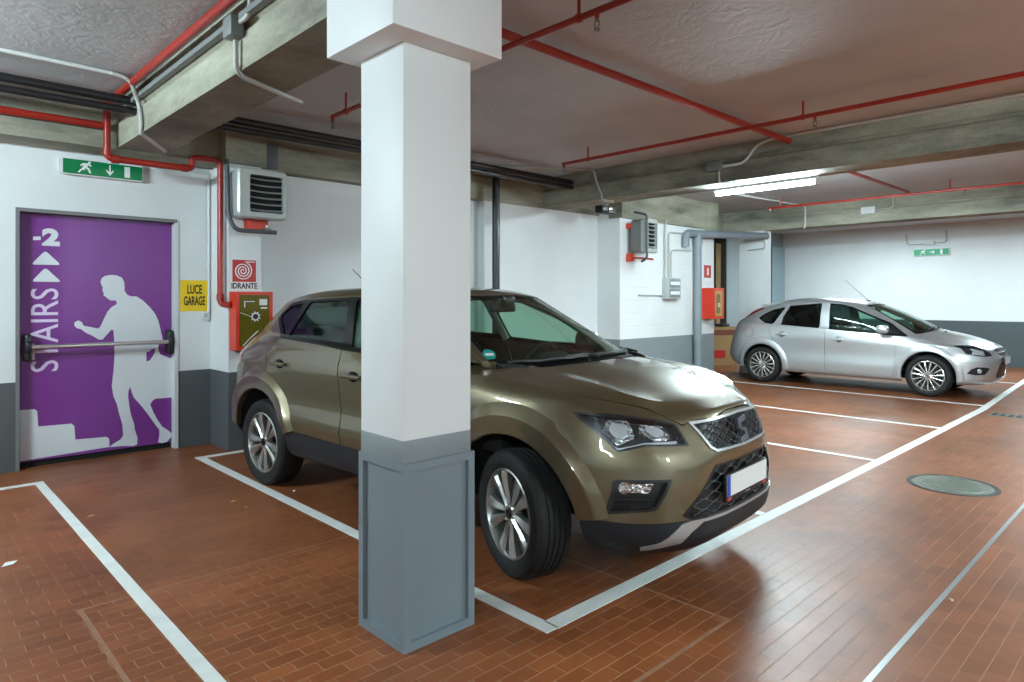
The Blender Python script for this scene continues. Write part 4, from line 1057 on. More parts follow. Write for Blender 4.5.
    mb = MB(); mb.box(-1.85, 1.9, -.40, .40, .22, .40); mb.box(-.85, .85, -.78, .78, .235, .34); C.mb('underbody', mb, M['black'])
    mb = MB(); mb.box(-1.7, .95, -.76, .76, .36, .40); C.mb('cabin_floor', mb, M['cabin'])
    mb = MB(); mb.prism(round_poly([(.46,.55),(.48,.86),(.60,.935),(.95,.955),(1.14,.93),(1.14,.55)], .06, 4), -.68, .68, XZ); C.mb('dashboard', mb, M['cabin'])
    mb = MB(); ctr = Vector((.44, .36, .90)); axs = Vector((-.90, 0, .42)).normalized(); mb.torus(ctr, axs, .18, .016)
    for a in (0, 2.1, 4.2):
        u = axs.orthogonal().normalized(); w = axs.cross(u); mb.cyl(ctr, ctr+(u*math.cos(a+.5)+w*math.sin(a+.5))*.175, .016, .012, 8)
    C.mb('steering_wheel', mb, M['cabin'])
    for y in (.36, -.36): seat(C, -.10, y).location.z = -.08
    g = MB(); g.rbox(-1.10, -.65, -.62, .62, .36, .52, .05, 3); g.rbox(-1.25, -1.08, -.62, .62, .45, 1.0, .05, 3)
    for y in (-.40, .40): g.rbox(-1.25, -1.15, y-.12, y+.12, 1.0, 1.15, .04, 3)
    C.mb('rear_bench', g, M['cabin'])
    mb = MB(); mb.rbox(.36, .40, -.12, .12, 1.285, 1.35, .018, 3); C.mb('rear_view_mirror', mb, M['black'])
    for sg, dd in ((1, 0), (-1, 1)):
        for (x, z, par) in ((-.93, .875, rdoors[dd]), (.02, .825, doors[dd])):
            y = B.sy(x, z); mb = MB()
            mb.rbox(x-.10, x+.10, y+.016, y+.034, z-.012, z+.012, .009, 3); mb.rbox(x-.095, x-.065, y-.01, y+.03, z-.010, z+.010, .005, 2); mb.rbox(x+.065, x+.095, y-.01, y+.03, z-.010, z+.010, .005, 2)
            me = mb.mesh('door_handle'); me = me if sg > 0 else mirrored(me); C.part('door_handle', me, M['silver'], par)
            mb = MB(); mb.lathe([(0, -.004), (.045, -.004), (.052, .002), (0, .002)], (x+.005, y, z+.006), (0, 1, 0), 24); me = mb.mesh('handle_recess'); me = me if sg > 0 else mirrored(me); C.part('handle_recess', me, M['satin'], par)
        mb = MB(); mb.rbox(.62, .80, .88, 1.03, .955, 1.085, .05, 4); me = mb.mesh('wing_mirror'); me = me if sg > 0 else mirrored(me); w = C.part('wing_mirror', me, M['silver'])
        mb = MB(); mb.tube([(.76, .75, .96), (.76, .92, .97)], .028, 0, 10); me = mb.mesh('mirror_arm'); me = me if sg > 0 else mirrored(me); C.part('mirror_arm', me, M['black'], w)
        # washer jets on the bonnet
        z = B.sz(1.42, .22); mb = MB(); mb.rbox(1.40, 1.44, sg*.22-.02, sg*.22+.02, z-.002, z+.014, .005, 2); C.mb('washer_jet', mb, M['black'])
        # rubbing strips of the sill
    for (a, b) in (((1.20, -.54), (1.24, -.04)), ((1.26, 0), (1.18, .52))):
        P = []
        for t in range(9):
            x = a[0]+(b[0]-a[0])*t/8; y = a[1]+(b[1]-a[1])*t/8; x += .02*math.sin(PI*t/8); P.append((x, y, (B.sz(x, y) or 1.0)+.012))
        mb = MB(); mb.tube(P, .008, 0, 6); C.mb('wiper', mb, M['black'])
    z = B.sz(.22, 0); mb = MB(); mb.rbox(.16, .26, -.03, .03, z-.006, z+.012, .008, 2); mb.cyl((.22, 0, z+.01), (-.15, 0, z+.36), .005, .003, 8); C.mb('aerial', mb, M['black'])
    z = B.sz(-1.38, 0); mb = MB(); mb.prism(round_poly([(-1.20, z-.004), (-1.36, z-.002), (-1.50, z-.022), (-1.505, z-.036), (-1.42, z-.075), (-1.28, z-.06)], .006, 2), -.42, .42, XZ); C.mb('roof_spoiler', mb, M['silver'])
    x = B.sx(0, .58)+.010
    mb = MB(); mb.rbox(x-.01, x+.006, -.265, .265, .505, .625, .005, 2); p = C.mb('plate_holder', mb, M['black'])
    mb = MB(); mb.box(x+.006, x+.0085, -.255, .255, .512, .618); C.mb('number_plate', mb, M['plate'], p)
    mb = MB(); mb.box(x+.0085, x+.0098, -.255, -.22, .512, .618); mb.box(x+.0085, x+.0098, .22, .255, .512, .618); C.mb('plate_band', mb, M['blue'], p)
    x = B.sx(0, .79); mb = MB(); mb.lathe([(0, .006), (.05, .004), (.056, -.004), (0, -.004)], (x, 0, .79), (.8, 0, .6), 28); mb.v = [(a, b, .79+(c-.79)*.5) for a, b, c in mb.v]; C.mb('emblem', mb, M['oval'], None, label='small blue oval emblem on the nose')
    return C, B
HATCH, HATCHB = build_hatch()
# ------------------------------------------------------------------ the building
CEIL = 3.28
mb = MB(); mb.box(-6.2, 18.3, -6.2, 9.4, -.2, 0); struct('floor', mb, M['floor'])
mb = MB(); mb.box(-6.2, 18.3, -6.2, 9.4, CEIL, CEIL+.2); struct('ceiling', mb, M['ceiling'])
DX0, DX1, DZ, WY = .875, 2.185, 2.292, 7.16          # door opening, door wall plane
mb = MB()
mb.box(-6.2, DX0, WY, WY+.3, 0, CEIL); mb.box(DX1, 2.51, WY, WY+.3, 0, CEIL); mb.box(DX0, DX1, WY, WY+.3, DZ, CEIL)
mb.box(2.51, 2.84, 6.67, 7.4, 0, 2.86)
struct('wall_left', mb, M['wall_left'])
mb = MB(); mb.box(2.84, 6.30, 6.98, 7.4, 0, CEIL); mb.box(6.02, 8.46, 6.84, 7.4, 0, CEIL); struct('wall_back', mb, M['wall_back'])
mb = MB(); mb.box(8.46, 11.35, 6.39, 7.4, 0, CEIL); struct('wall_middle', mb, M['wall_mid'])
mb = MB(); mb.box(15.0, 18.3, 8.1, 8.5, 0, CEIL); struct('wall_far', mb, M['wall_plain'])
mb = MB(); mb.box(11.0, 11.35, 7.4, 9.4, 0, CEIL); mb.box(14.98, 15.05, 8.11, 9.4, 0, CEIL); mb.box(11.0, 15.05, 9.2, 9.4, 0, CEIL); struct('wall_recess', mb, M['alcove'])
mb = MB(); mb.box(18.1, 18.3, -6.2, 8.1, 0, CEIL); struct('wall_right', mb, M['wall_right'])
mb = MB(); mb.box(-6.2, 18.3, -6.2, -6.0, 0, CEIL); struct('wall_front', mb, M['wall_back'])
mb = MB(); mb.box(-6.2, -6.0, -6.0, 7.4, 0, CEIL); struct('wall_side', mb, M['wall_back'])
# concrete beams, cast with a groove along their sides
def beam_y(name, x0, x1, y0, y1, zb):
    mb = MB(); g = .03; zm = zb+.235
    prof = [(x0, zb), (x1, zb), (x1, zm-.02), (x1-g, zm), (x1-g, zm+.02), (x1-.006, zm+.04), (x1-.006, CEIL), (x0+.006, CEIL), (x0+.006, zm+.04), (x0+g, zm+.02), (x0+g, zm), (x0, zm-.02)]
    mb.prism(prof, y0, y1, lambda a, b, d: (a, d, b)); return struct(name, mb, M['concrete'])
beam_y('trim_1', 1.57, 1.95, -6.0, 6.80, 2.86)
beam_y('trim_2', 7.13, 7.57, -6.0, 6.80, 2.86)
beam_y('trim_3', 12.72, 13.12, -6.0, 7.0, 2.86)
mb = MB(); mb.box(-6.0, 2.51, 6.80, WY+.01, 2.85, CEIL); mb.box(2.51, 8.46, 6.80, 7.0, 2.85, CEIL); mb.box(2.47, 2.88, 6.63, 7.0, 2.84, CEIL); struct('trim_4', mb, M['concrete'])
mb = MB(); mb.box(8.45, 11.0, 6.34, 6.6, 2.78, CEIL); mb.box(11.02, 11.36, 6.30, 6.9, 2.72, CEIL); mb.box(11.36, 12.75, 6.95, 7.4, 2.86, CEIL); struct('trim_5', mb, M['concrete'])
# pier under the far beam
mb = MB(); mb.box(12.74, 13.02, 6.07, 6.60, 0, 2.86); struct('trim_6', mb, M['wall_mid2'] if 'wall_mid2' in M else M['pillar_white'])

# ------------------------------------------------------------------ the door with its printed film
d = bpy.data.objects.new('door_1', None); COL.objects.link(d); d.location = ((DX0+DX1)/2, WY, 0); d['kind'] = 'structure'
d['label'] = 'purple fire door printed with a climbing man and STAIRS -2'; 
LY = WY+.085
mb = MB(); mb.box(DX0+.03, DX1-.025, LY, LY+.05, .055, DZ-.03); leaf = ob('door_leaf', mb, M['purple'], d)
mb = MB(); mb.box(DX0, DX0+.028, WY-.012, LY+.05, 0, DZ+.004); ob('door_frame', mb, M['frame_grey'], d)
mb = MB(); mb.box(DX0, DX1, WY-.014, LY+.05, DZ-.026, DZ+.006); ob('door_frame', mb, M['frame_grey'], d)
mb = MB(); mb.box(DX1-.022, DX1+.012, WY-.010, LY+.05, 0, DZ-.02); ob('door_frame', mb, M['frame_white'], d, label='white right-hand jamb')
mb = MB(); mb.box(DX0+.02, DX1-.02, LY+.015, LY+.05, 0, .06); ob('gap_shade', mb, M['dark'], d)  # near-black strip stands in for the shade in the gap under the leaf
def film(name, pts, mat, dd=.0025, parent=None, r=0, label=None):
    P = [at_Y(px, py, LY) for px, py in pts]
    poly = [(p.x, p.z) for p in P]
    if r: poly = round_poly(poly, r, 3)
    mb = MB(); mb.prism(poly, LY-dd, LY+.001, lambda a, b, q: (a, q, b)); return ob(name, mb, mat, parent or leaf, 30, label)
def crop(pts, ox, oy, s): return [(ox+a/s, oy+b/s) for a, b in pts]
man = crop([(36,75),(40,62),(52,54),(70,51),(90,52),(108,60),(116,74),(118,92),(117,104),(126,118),(138,124),(158,124),(180,138),(205,162),(222,184),(232,205),(240,235),(246,262),(248,282),(236,284),(232,300),(238,320),(250,326),(262,330),(266,334),(284,334),(285,468),(262,470),(222,473),(213,480),(205,492),(216,520),(232,548),(246,568),(262,578),(277,590),(280,600),(268,612),(262,620),(245,624),(232,622),(236,600),(236,578),(226,566),(196,524),(172,494),(150,470),(142,452),(137,432),(131,446),(130,466),(134,500),(140,530),(150,558),(153,580),(162,606),(160,628),(148,634),(110,634),(66,638),(80,626),(104,612),(113,598),(110,560),(98,520),(92,492),(80,465),(74,430),(80,380),(84,320),(82,270),(80,240),(72,238),(58,254),(42,272),(30,272),(8,258),(-14,248),(-30,236),(-46,232),(-54,222),(-52,212),(-40,206),(-28,212),(-22,224),(0,228),(28,234),(36,226),(48,200),(60,176),(74,160),(92,150),(88,138),(70,138),(58,130),(52,124),(46,122),(47,112),(42,104),(44,94),(40,88)], 90, 260, 3.41)
film('printed_man', man, M['print_white'], .0025, None, 0, 'pale silhouette of a man climbing with a bag')
film('printed_bag_gap', crop([(192,312),(200,314),(210,304),(222,300),(220,316),(212,330),(204,342),(192,346)], 90, 260, 3.41), M['purple'], .0035)
stairs = [(19.6, 410.2), (34.5, 409.2), (37.2, 411), (38.2, 426.5), (71.5, 423.6), (74.3, 426), (75.3, 439.5), (106.5, 436.8), (109, 438.5), (109.5, 446.8), (20, 461.3)]
film('printed_steps', stairs, M['print_white'])
# lettering read from bottom to top
def side_text(body, px, py, hpix, name, bold=0.0, sx=1.0, flip=1, wm=None):
    p = at_Y(px, py, LY); k = p.y/FPX/1.0
    dep = p.x*CA+p.y*SA; size = hpix*dep/FPX
    t = text_mb(body, size, lambda u, v, q: (p.x-v, LY-.0025-q, p.z+u), .002, bold, sx)
    return ob(name, t, M['print_lilac'], leaf)
side_text('STAIRS', 46.2, 330, 32.5, 'lettering', .0008, .86)
p2 = at_Y(50.8, 238.2, LY); dep = p2.x*CA+p2.y*SA
t = text_mb('2', 21.5*dep/FPX, lambda u, v, q: (p2.x+u*1.25, LY-.0025-q, p2.z+v), .002, .012); ob('lettering', t, M['print_white'], leaf)
film('minus_sign', [(33, 236.6), (40.6, 236.4), (40.6, 240), (33, 240.2)], M['print_white'])
film('arrow_mark', [(45.2, 250.5), (61, 265), (31, 264.5)], M['print_white'], .0025, None, .028)
film('arrow_mark', [(45.4, 267.5), (61.4, 282), (31.3, 281.6)], M['print_white'], .0025, None, .028)
# push bar
zb = at_Y(25, 347, LY).z
mb = MB(); mb.tube([(.985, LY-.095, zb), (2.105, LY-.095, zb)], .020, 0, 14); bar = ob('push_bar', mb, M['alu'], d)
for x, zo in ((.965, .0), (2.125, .0)):
    mb = MB(); mb.rbox(x-.028, x+.028, LY-.10, LY+.0, zb-.13, zb+.12, .025, 3); mb.rbox(x-.026, x+.026, LY-.125, LY-.04, zb-.05, zb+.05, .022, 3); ob('bar_bracket', mb, M['black'], d)

# ------------------------------------------------------------------ pillar in front of the SUV
PX0, PX1, PY0, PY1 = 1.612, 1.985, 2.350, 2.692
pil = thing('concrete_pillar', 'square white pillar with a blue-grey panelled base, in front of the bronze car', 'pillar', ((PX0+PX1)/2, (PY0+PY1)/2, 0))
mb = MB(); mb.rbox(PX0, PX1, PY0, PY1, .895, 2.66, .006, 2); ob('shaft', mb, M['pillar_white'], pil)
mb = MB(); mb.rbox(1.478, 2.066, 2.225, 2.765, 2.592, CEIL, .006, 2); ob('capital', mb, M['pillar_white'], pil)
mb = MB(); mb.rbox(PX0-.0005, PX1+.0005, PY0-.0005, PY1+.0005, .78, .898, .006, 2); ob('grey_band', mb, M['pillar_band'], pil)
e = .012
mb = MB(); mb.box(PX0-.004, PX1+e, PY0-e, PY1+e, 0, .80)
bm = bmesh.new(); me = mb.mesh('b'); bm.from_mesh(me)
fs = [f for f in bm.faces if abs(f.normal.z) < .5]
bmesh.ops.inset_individual(bm, faces=fs, thickness=.052, depth=0)
fs = [f for f in bm.faces if abs(f.normal.z) < .5 and all(.01 < v.co.z < .79 for v in f.verts)]
bmesh.ops.inset_individual(bm, faces=fs, thickness=.003, depth=-.018)
mb = MB(); bm.verts.index_update(); mb.add([v.co[:] for v in bm.verts], [[v.index for v in f.verts] for f in bm.faces]); bm.free()
ob('panelled_base', mb, M['pillar_grey'], pil)

# ------------------------------------------------------------------ floor markings and ironwork
def line(pts, w, label, group=None):
    """painted strip along a polyline on the floor"""
    mb = MB(); n = len(pts); L = []
    for i, p in enumerate(pts):
        a = Vector(pts[max(i-1, 0)]); b = Vector(pts[min(i+1, n-1)]); dd = (b-a).normalized(); nn = Vector((-dd.y, dd.x))
        L.append((Vector(p)+nn*w/2, Vector(p)-nn*w/2))
    vs = [(q.x, q.y, z) for z in (.0, .003) for pr in L for q in pr]; m = 2*n; fs = []
    for i in range(n-1):
        a = 2*i; fs += [(m+a, m+a+1, m+a+3, m+a+2), (a, a+2, a+3, a+1), (a, m+a, m+a+2, a+2), (a+1, a+3, m+a+3, m+a+1)]
    fs += [(0, 1, m+1, m), (m-2, 2*m-2, 2*m-1, m-1)]
    mb.add(vs, fs); return tag(ob('parking_line', mb, M['line']), label, 'floor marking', group)
line([(.960, 6.615), (.960, -2)], .062, 'white line running from the purple door towards the lower left of the floor')
line([(-4, 6.575), (.93, 6.575)], .075, 'short white line across the floor left of the purple door')
line([(2.212, 2.045), (2.212, 6.61)], .078, 'white bay line passing behind the pillar, on the near side of the bronze car')
line([(2.243, 6.57), (11.2, 6.57)], .085, 'white line under the tail of the bronze car along the back wall')
line([(2.243, 2.085), (8, 2.095), (10.9, 2.11), (13.0, 2.21), (17.5, 2.42)], .09, 'long white lane line running from the bronze car to the far right')
line([(4.47, 2.14), (4.47, 6.52)], .075, 'white bay line just past the bumper of the bronze car')
line([(6.70, 2.14), (6.70, 6.52)], .07, 'white bay line in the shiny patch, nearest to the bronze car of the three')
line([(8.93, 2.15), (8.93, 6.52)], .07, 'white bay line in the middle of the empty bays')
line([(11.25, 2.17), (11.25, 6.61)], .07, 'white bay line beside the wheels of the silver hatchback')
line([(14.62, 2.33), (14.62, 6.61)], .07, 'white bay line on the far side of the silver hatchback')
line([(11.29, 6.575), (14.58, 6.575)], .07, 'white line behind the tail of the silver hatchback')
# expansion joint, manhole, grating
mb = MB(); mb.box(-4, 17, .908, .932, 0, .0025); tag(ob('expansion_joint', mb, M['metal']), 'thin grey metal joint crossing the tiles at the lower right', 'floor joint')
mc = thing('manhole_cover', 'round cast iron manhole cover set in the tiled lane', 'manhole cover', (6.27, 1.42, 0))
mb = MB(); mb.lathe([(.285, .0), (.285, .005), (.315, .005), (.318, .0)], (6.27, 1.42, 0), (0, 0, 1), 48, True, True); ob('frame_ring', mb, M['iron_dark'], mc)
mb = MB(); mb.lathe([(0, .004), (.278, .004), (.282, .0), (0, 0)], (6.27, 1.42, 0), (0, 0, 1), 48)
mb.lathe([(.225, .004), (.228, .0075), (.240, .0075), (.243, .004)], (6.27, 1.42, 0), (0, 0, 1), 48)
for i in range(-7, 8):
    for j in range(-7, 8):
        x, y = i*.030, j*.030
        if math.hypot(x, y) < .212:
            c, s = math.cos(.6), math.sin(.6); X, Y = 6.27+x*c-y*s, 1.42+x*s+y*c
            o = .010; mb.add([(X-o, Y-o, .004), (X+o, Y-o, .004), (X+o, Y+o, .004), (X-o, Y+o, .004), (X-o*.7, Y-o*.7, .0075), (X+o*.7, Y-o*.7, .0075), (X+o*.7, Y+o*.7, .0075), (X-o*.7, Y+o*.7, .0075)], [(4, 5, 6, 7), (0, 1, 5, 4), (1, 2, 6, 5), (2, 3, 7, 6), (3, 0, 4, 7)])
ob('cover_plate', mb, M['iron'], mc)
gt = thing('drain_grate', 'dark slotted drain grate in the lane at the right edge', 'drain grate', (10.5, 1.2, 0))
mb = MB(); mb.box(10.39, 10.63, .3, 1.93, 0, .002); ob('drain_channel', mb, M['dark'], gt)
mb = MB(); mb.box(10.38, 10.40, .3, 1.94, 0, .006); mb.box(10.50, 10.52, .3, 1.94, 0, .006); mb.box(10.62, 10.64, .3, 1.94, 0, .006)
for k in range(20): y = .3+k*.086; mb.box(10.39, 10.63, y, y+.030, .0005, .0055)
ob('grating', mb, M['iron'], gt)
# litter
def leaf_obj(p, s, rot, mat, label):
    mb = MB(); v = []
    for a, b, h in ((0, 0, .002), (.5, .28, .006), (1, 0, .003), (.5, -.28, .004), (.5, 0, .010)): v.append((p.x+s*(a*math.cos(rot)-b*math.sin(rot)), p.y+s*(a*math.sin(rot)+b*math.cos(rot)), h))
    v += [(x, y, z-.0012) for x, y, z in v]
    mb.add(v, [(0, 1, 4), (1, 2, 4), (2, 3, 4), (3, 0, 4), (5, 9, 6), (6, 9, 7), (7, 9, 8), (8, 9, 5), (0, 5, 6, 1), (1, 6, 7, 2), (2, 7, 8, 3), (3, 8, 5, 0)]); tag(ob('fallen_leaf', mb, mat), label, 'leaf', 'litter on the floor')
leaf_obj(at_Z(952, 602, 0), .045, .4, M['leaf'], 'dry tan leaf scrap beside the metal joint in the lane')
leaf_obj(at_Z(230.5, 502.3, 0), .05, .2, M['leaf_green'], 'yellow leaf scrap on the tiles left of the bronze car')
leaf_obj(at_Z(246, 508.3, 0), .035, 1.0, M['leaf'], 'pale leaf scrap right of the yellow one')
leaf_obj(at_Z(293.5, 492, 0), .05, .9, M['line'], 'white paper scrap behind the rear wheel of the bronze car')
leaf_obj(at_Z(1, 567.5, 0), .10, .6, M['line'], 'white paper scrap at the left edge of the floor')
leaf_obj(at_Z(87.5, 517.5, 0), .06, .5, M['leaf'], 'tan leaf scrap right of the left white line')

# ------------------------------------------------------------------ signs
def plate_sign(name, label, cat, x0, x1, z0, z1, Y, mat, th=.004, r=0.0):
    t = thing(name, label, cat, ((x0+x1)/2, Y, z0))
    mb = MB(); mb.box(x0, x1, Y-th, Y, z0, z1); ob('plate', mb, mat, t); return t
def sign_text(t, body, size, x, z, Y, mat, sx=1.0, bold=0.0, name='lettering'):
    tm = text_mb(body, size, lambda u, v, q: (x+u, Y-.0012-q, z+v), .0015, bold, sx); return ob(name, tm, mat, t)
a = at_Y(180.2, 280, WY); b = at_Y(208.2, 311, WY)
sg = plate_sign('wall_sign', 'yellow LUCE GARAGE sign right of the purple door', 'sign', a.x, b.x, b.z, a.z, WY, M['yellow'])
h = a.z-b.z; xm = (a.x+b.x)/2
for s, k in (('LUCE', .69), ('GARAGE', .32)): sign_text(sg, s, h*.40, xm, b.z+h*k, WY-.004, M['ink'], .42 if s == 'GARAGE' else .48, .003)
a = at_Y(231.2, 258.5, 6.67); b = at_Y(256.8, 290.5, 6.67)
sg = plate_sign('wall_sign', 'white and red IDRANTE hose reel sign above the left hydrant cabinet', 'sign', a.x, b.x, b.z, a.z, 6.67, M['sign_white'])
w_, h_ = b.x-a.x, a.z-b.z; zr = b.z+h_*.27
mb = MB(); mb.box(a.x+w_*.04, b.x-w_*.04, 6.664, 6.667, zr, a.z-h_*.03); ob('red_field', mb, M['sign_red'], sg)
xc, zc = a.x+w_*.44, (zr+a.z)/2-.005
P = [(xc+(.006+.027*t/(2*PI))*math.cos(t), 6.662, zc+(.006+.027*t/(2*PI))*math.sin(t)) for t in [i*2*PI/28 for i in range(int(28*3.25))]]
P.append((b.x-w_*.10, 6.662, zc+.092))
mb = MB(); mb.tube(P, .0058, 0, 6); ob('hose_symbol', mb, M['sign_white'], sg)
sign_text(sg, 'IDRANTE', h_*.25, (a.x+b.x)/2, b.z+h_*.135, 6.666, M['ink'], .80, .002)
# second hydrant sign
a = at_Y(703.5, 264.5, 6.39); b = at_Y(711, 278, 6.39)
sg = plate_sign('wall_sign', 'small red and white hydrant sign above the far orange-red cabinet', 'sign', a.x, b.x, b.z-.07, a.z, 6.39, M['sign_white'])
mb = MB(); mb.box(a.x+.01, b.x-.01, 6.383, 6.387, b.z, a.z-.01); ob('red_field', mb, M['sign_red'], sg)
mb = MB(); mb.box((a.x+b.x)/2-.02, (a.x+b.x)/2+.035, 6.380, 6.384, b.z+.05, a.z-.06); ob('hose_symbol', mb, M['sign_white'], sg)
# emergency exit signs
def exit_sign(name, label, cx, z, L, hgt, axis, out, mat, arrow):
    """box sign; axis/out: unit vectors along the sign and towards the viewer"""
    A, O = Vector(axis), Vector(out); c = Vector(cx)
    t = thing(name, label, 'exit sign', c)
    fn = lambda u, v, q: tuple(c+A*u+O*q+Vector((0, 0, v)))
    mb = MB(); mb.prism(round_poly([(-L/2, -hgt/2), (L/2, -hgt/2), (L/2, hgt/2), (-L/2, hgt/2)], [hgt*.30, hgt*.1, hgt*.1, hgt*.30], 5), 0, .055, fn); ob('housing', mb, M['lamp_white'], t)
    mb = MB(); mb.prism([(-L/2+hgt*.20, -hgt*.44), (L/2-.008, -hgt*.44), (L/2-.008, hgt*.44), (-L/2+hgt*.20, hgt*.44)], .050, .058, fn); ob('green_face', mb, mat, t)
    def sym(nm, polys):
        for pl in polys:
            mb = MB(); mb.prism([(x*hgt, y*hgt) for x, y in pl], .057, .0600, fn); ob(nm, mb, M['sign_white'], t)
    q = L/hgt
    x0 = -q*.20
    man_ = [(x0-.42, -.30), (x0-.34, -.34), (x0-.18, -.16), (x0-.02, -.16), (x0-.05, -.02), (x0+.12, -.12), (x0+.22, -.34), (x0+.30, -.30), (x0+.20, -.04), (x0+.08, .06), (x0+.14, .16), (x0+.28, .10), (x0+.32, .16), (x0+.12, .28), (x0-.14, .26), (x0-.30, .12), (x0-.24, .06), (x0-.10, .16), (x0-.18, -.04), (x0-.26, -.12)]
    sym('running_figure', [man_, [(x0+.20+.08*math.cos(k), .33+.08*math.sin(k)) for k in [i*2*PI/10 for i in range(10)]]])
    if arrow == 'down': ar = [(.04, .32), (.12, .32), (.12, -.12), (.28, .04), (.28, -.08), (.08, -.34), (-.12, -.08), (-.12, .04), (.04, -.12)]; ar = [(x+q*.07, y) for x, y in ar]
    else: ar = [(-.32, .05), (.12, .05), (-.02, .22), (.12, .22), (.34, 0), (.12, -.22), (-.02, -.22), (.12, -.05), (-.32, -.05)]; ar = [(x+q*.05, y) for x, y in ar]
    sym('arrow', [ar])
    dx = q*.30; sym('door_symbol', [[(dx-.16, -.34), (dx+.16, -.34), (dx+.16, .34), (dx-.16, .34)]])
    return t
a = at_Y(59, 166, WY-.055); b = at_Y(143, 175.5, WY-.055)
exit_sign('exit_sign', 'green emergency exit sign with a down arrow above the purple door', ((a.x+b.x)/2, WY, (a.z+b.z)/2+.012), 0, b.x-a.x, .148, (1, 0, 0), (0, -1, 0), M['green'], 'down')
a = at_X(912, 252.5, 18.0); b = at_X(948.5, 251.5, 18.0)
t = exit_sign('exit_sign', 'green emergency exit sign on the far white wall behind the silver hatchback', (18.09, (a.y+b.y)/2, (a.z+b.z)/2), 0, abs(a.y-b.y), .16, (0, -1, 0), (-1, 0, 0), M['green_lit'], 'right')
# ------------------------------------------------------------------ pipes
def pipe(name, label, cat, pts, r, mat, bend=.05, group=None, n=12):
    mb = MB(); mb.tube(pts, r, bend, n); return tag(ob(name, mb, mat), label, cat, group)
RED = M['red_pipe']
# main along the first beam, down its end, across and down to the hydrant
pipe('red_pipe', 'red pipe running along the top of the left concrete beam', 'pipe', [(1.475, -3, 3.225), (1.475, 6.685, 3.225)], .030, RED, n=14)
r = thing('red_pipe', 'red pipe dropping past the green exit sign and down to the hydrant cabinet', 'pipe', (1.475, 6.72, 3.225))
mb = MB(); mb.tube([(1.475, 6.69, 3.225), (1.475, 6.72, 3.225), (1.475, 6.72, 2.745), (2.19, 6.72, 2.745), (2.19, 6.72, 2.86), (2.452, 6.72, 2.86), (2.452, 6.72, 1.445), (2.515, 6.60, 1.445)], .030, .055, 14); ob('pipe_run', mb, RED, r)
for p, dr in (((1.475, 6.72, 2.80), (0, 0, 1)), ((1.54, 6.72, 2.745), (1, 0, 0)), ((2.12, 6.72, 2.745), (1, 0, 0)), ((2.452, 6.72, 1.52), (0, 0, 1))):
    mb = MB(); q = Vector(p); dd = Vector(dr); mb.cyl(q-dd*.03, q+dd*.03, .037, n=14); ob('coupling', mb, RED, r)
pipe('red_pipe', 'red pipe along the beam at the upper left edge, above the purple door', 'pipe', [(-4, 6.735, 3.03), (1.445, 6.735, 3.03)], .032, RED)
# pipe across the ceiling
pipe('red_pipe', 'red pipe running under the ceiling from the pillar capital to the big beam', 'pipe', [(2.06, 3.12, 3.205), (7.12, 3.12, 3.205)], .032, RED)
def sprinkler_line(label, X, y0, y1, z, rods, heads, end=True):
    t = thing('sprinkler_pipe', label, 'sprinkler pipe', (X, (y0+y1)/2, z))
    mb = MB(); mb.tube([(X, y0, z), (X, y1, z)], .020, 0, 12); ob('pipe_run', mb, RED, t)
    for y in rods:
        mb = MB(); mb.cyl((X, y, z), (X, y, CEIL), .010, n=8); mb.cyl((X, y-.012, z), (X, y+.012, z), .027, n=12); ob('hanger_rod', mb, RED, t)
    for y in heads:
        mb = MB(); mb.cyl((X, y, z), (X, y, z-.045), .016, .013, 10); sp = ob('sprinkler_stub', mb, RED, t)
        mb = MB(); mb.cyl((X, y, z-.045), (X, y, z-.06), .012, n=8); mb.tube([(X, y-.012, z-.05), (X, y-.020, z-.075), (X, y, z-.105)], .0035, .01, 6); mb.tube([(X, y+.012, z-.05), (X, y+.020, z-.075), (X, y, z-.105)], .0035, .01, 6); mb.cyl((X, y, z-.103), (X, y, z-.108), .020, n=12)
        ob('sprinkler_head', mb, M['iron'], sp)
    return t
def y_at(px, X, z):
    # distance along a pipe at X seen in picture column px
    k = (px-CX)/FPX; return X*(SA-k*CA)/(CA+k*SA)
sprinkler_line('thin red sprinkler pipe over the bronze car, passing behind the pillar capital', 2.93, -3, y_at(332, 2.93, 3.12), 3.12, [y_at(579, 2.93, 0), y_at(346, 2.93, 0)], [y_at(597, 2.93, 0), y_at(333, 2.93, 0)+.005])
sprinkler_line('long red sprinkler pipe crossing under the ceiling to the upper right corner', 6.02, -4, y_at(563, 6.02, 0), 3.135, [y_at(588, 6.02, 0), y_at(803, 6.02, 0)], [y_at(563.5, 6.02, 0)-.01, y_at(815, 6.02, 0)])
sprinkler_line('bright red sprinkler pipe in front of the far greenish beam', 11.55, -4, y_at(768, 11.55, 0), 3.12, [y_at(780, 11.55, 0), y_at(950, 11.55, 0)], [y_at(770, 11.55, 0), y_at(964, 11.55, 0)])
pipe('red_pipe', 'dark red pipe between the big beam and the far beam, near the lit lamp', 'pipe', [(7.58, 3.2, 3.15), (11.54, 3.2, 3.15)], .026, RED)
# black pipes
pipe('black_pipe', 'upper of the two black pipes crossing the left beam under the ceiling', 'pipe', [(-4, 6.18, 3.150), (7.12, 6.22, 3.150)], .036, M['black_pipe'])
pipe('black_pipe', 'lower of the two black pipes crossing the left beam under the ceiling', 'pipe', [(-4, 6.17, 3.055), (7.12, 6.21, 3.075)], .030, M['black_pipe'])
p = at_Y(496, 300, 6.60)
pipe('black_pipe', 'black downpipe on the wall just right of the white pillar', 'pipe', [(p.x, 6.60, 0), (p.x, 6.60, 3.27)], .052, M['black_pipe'])
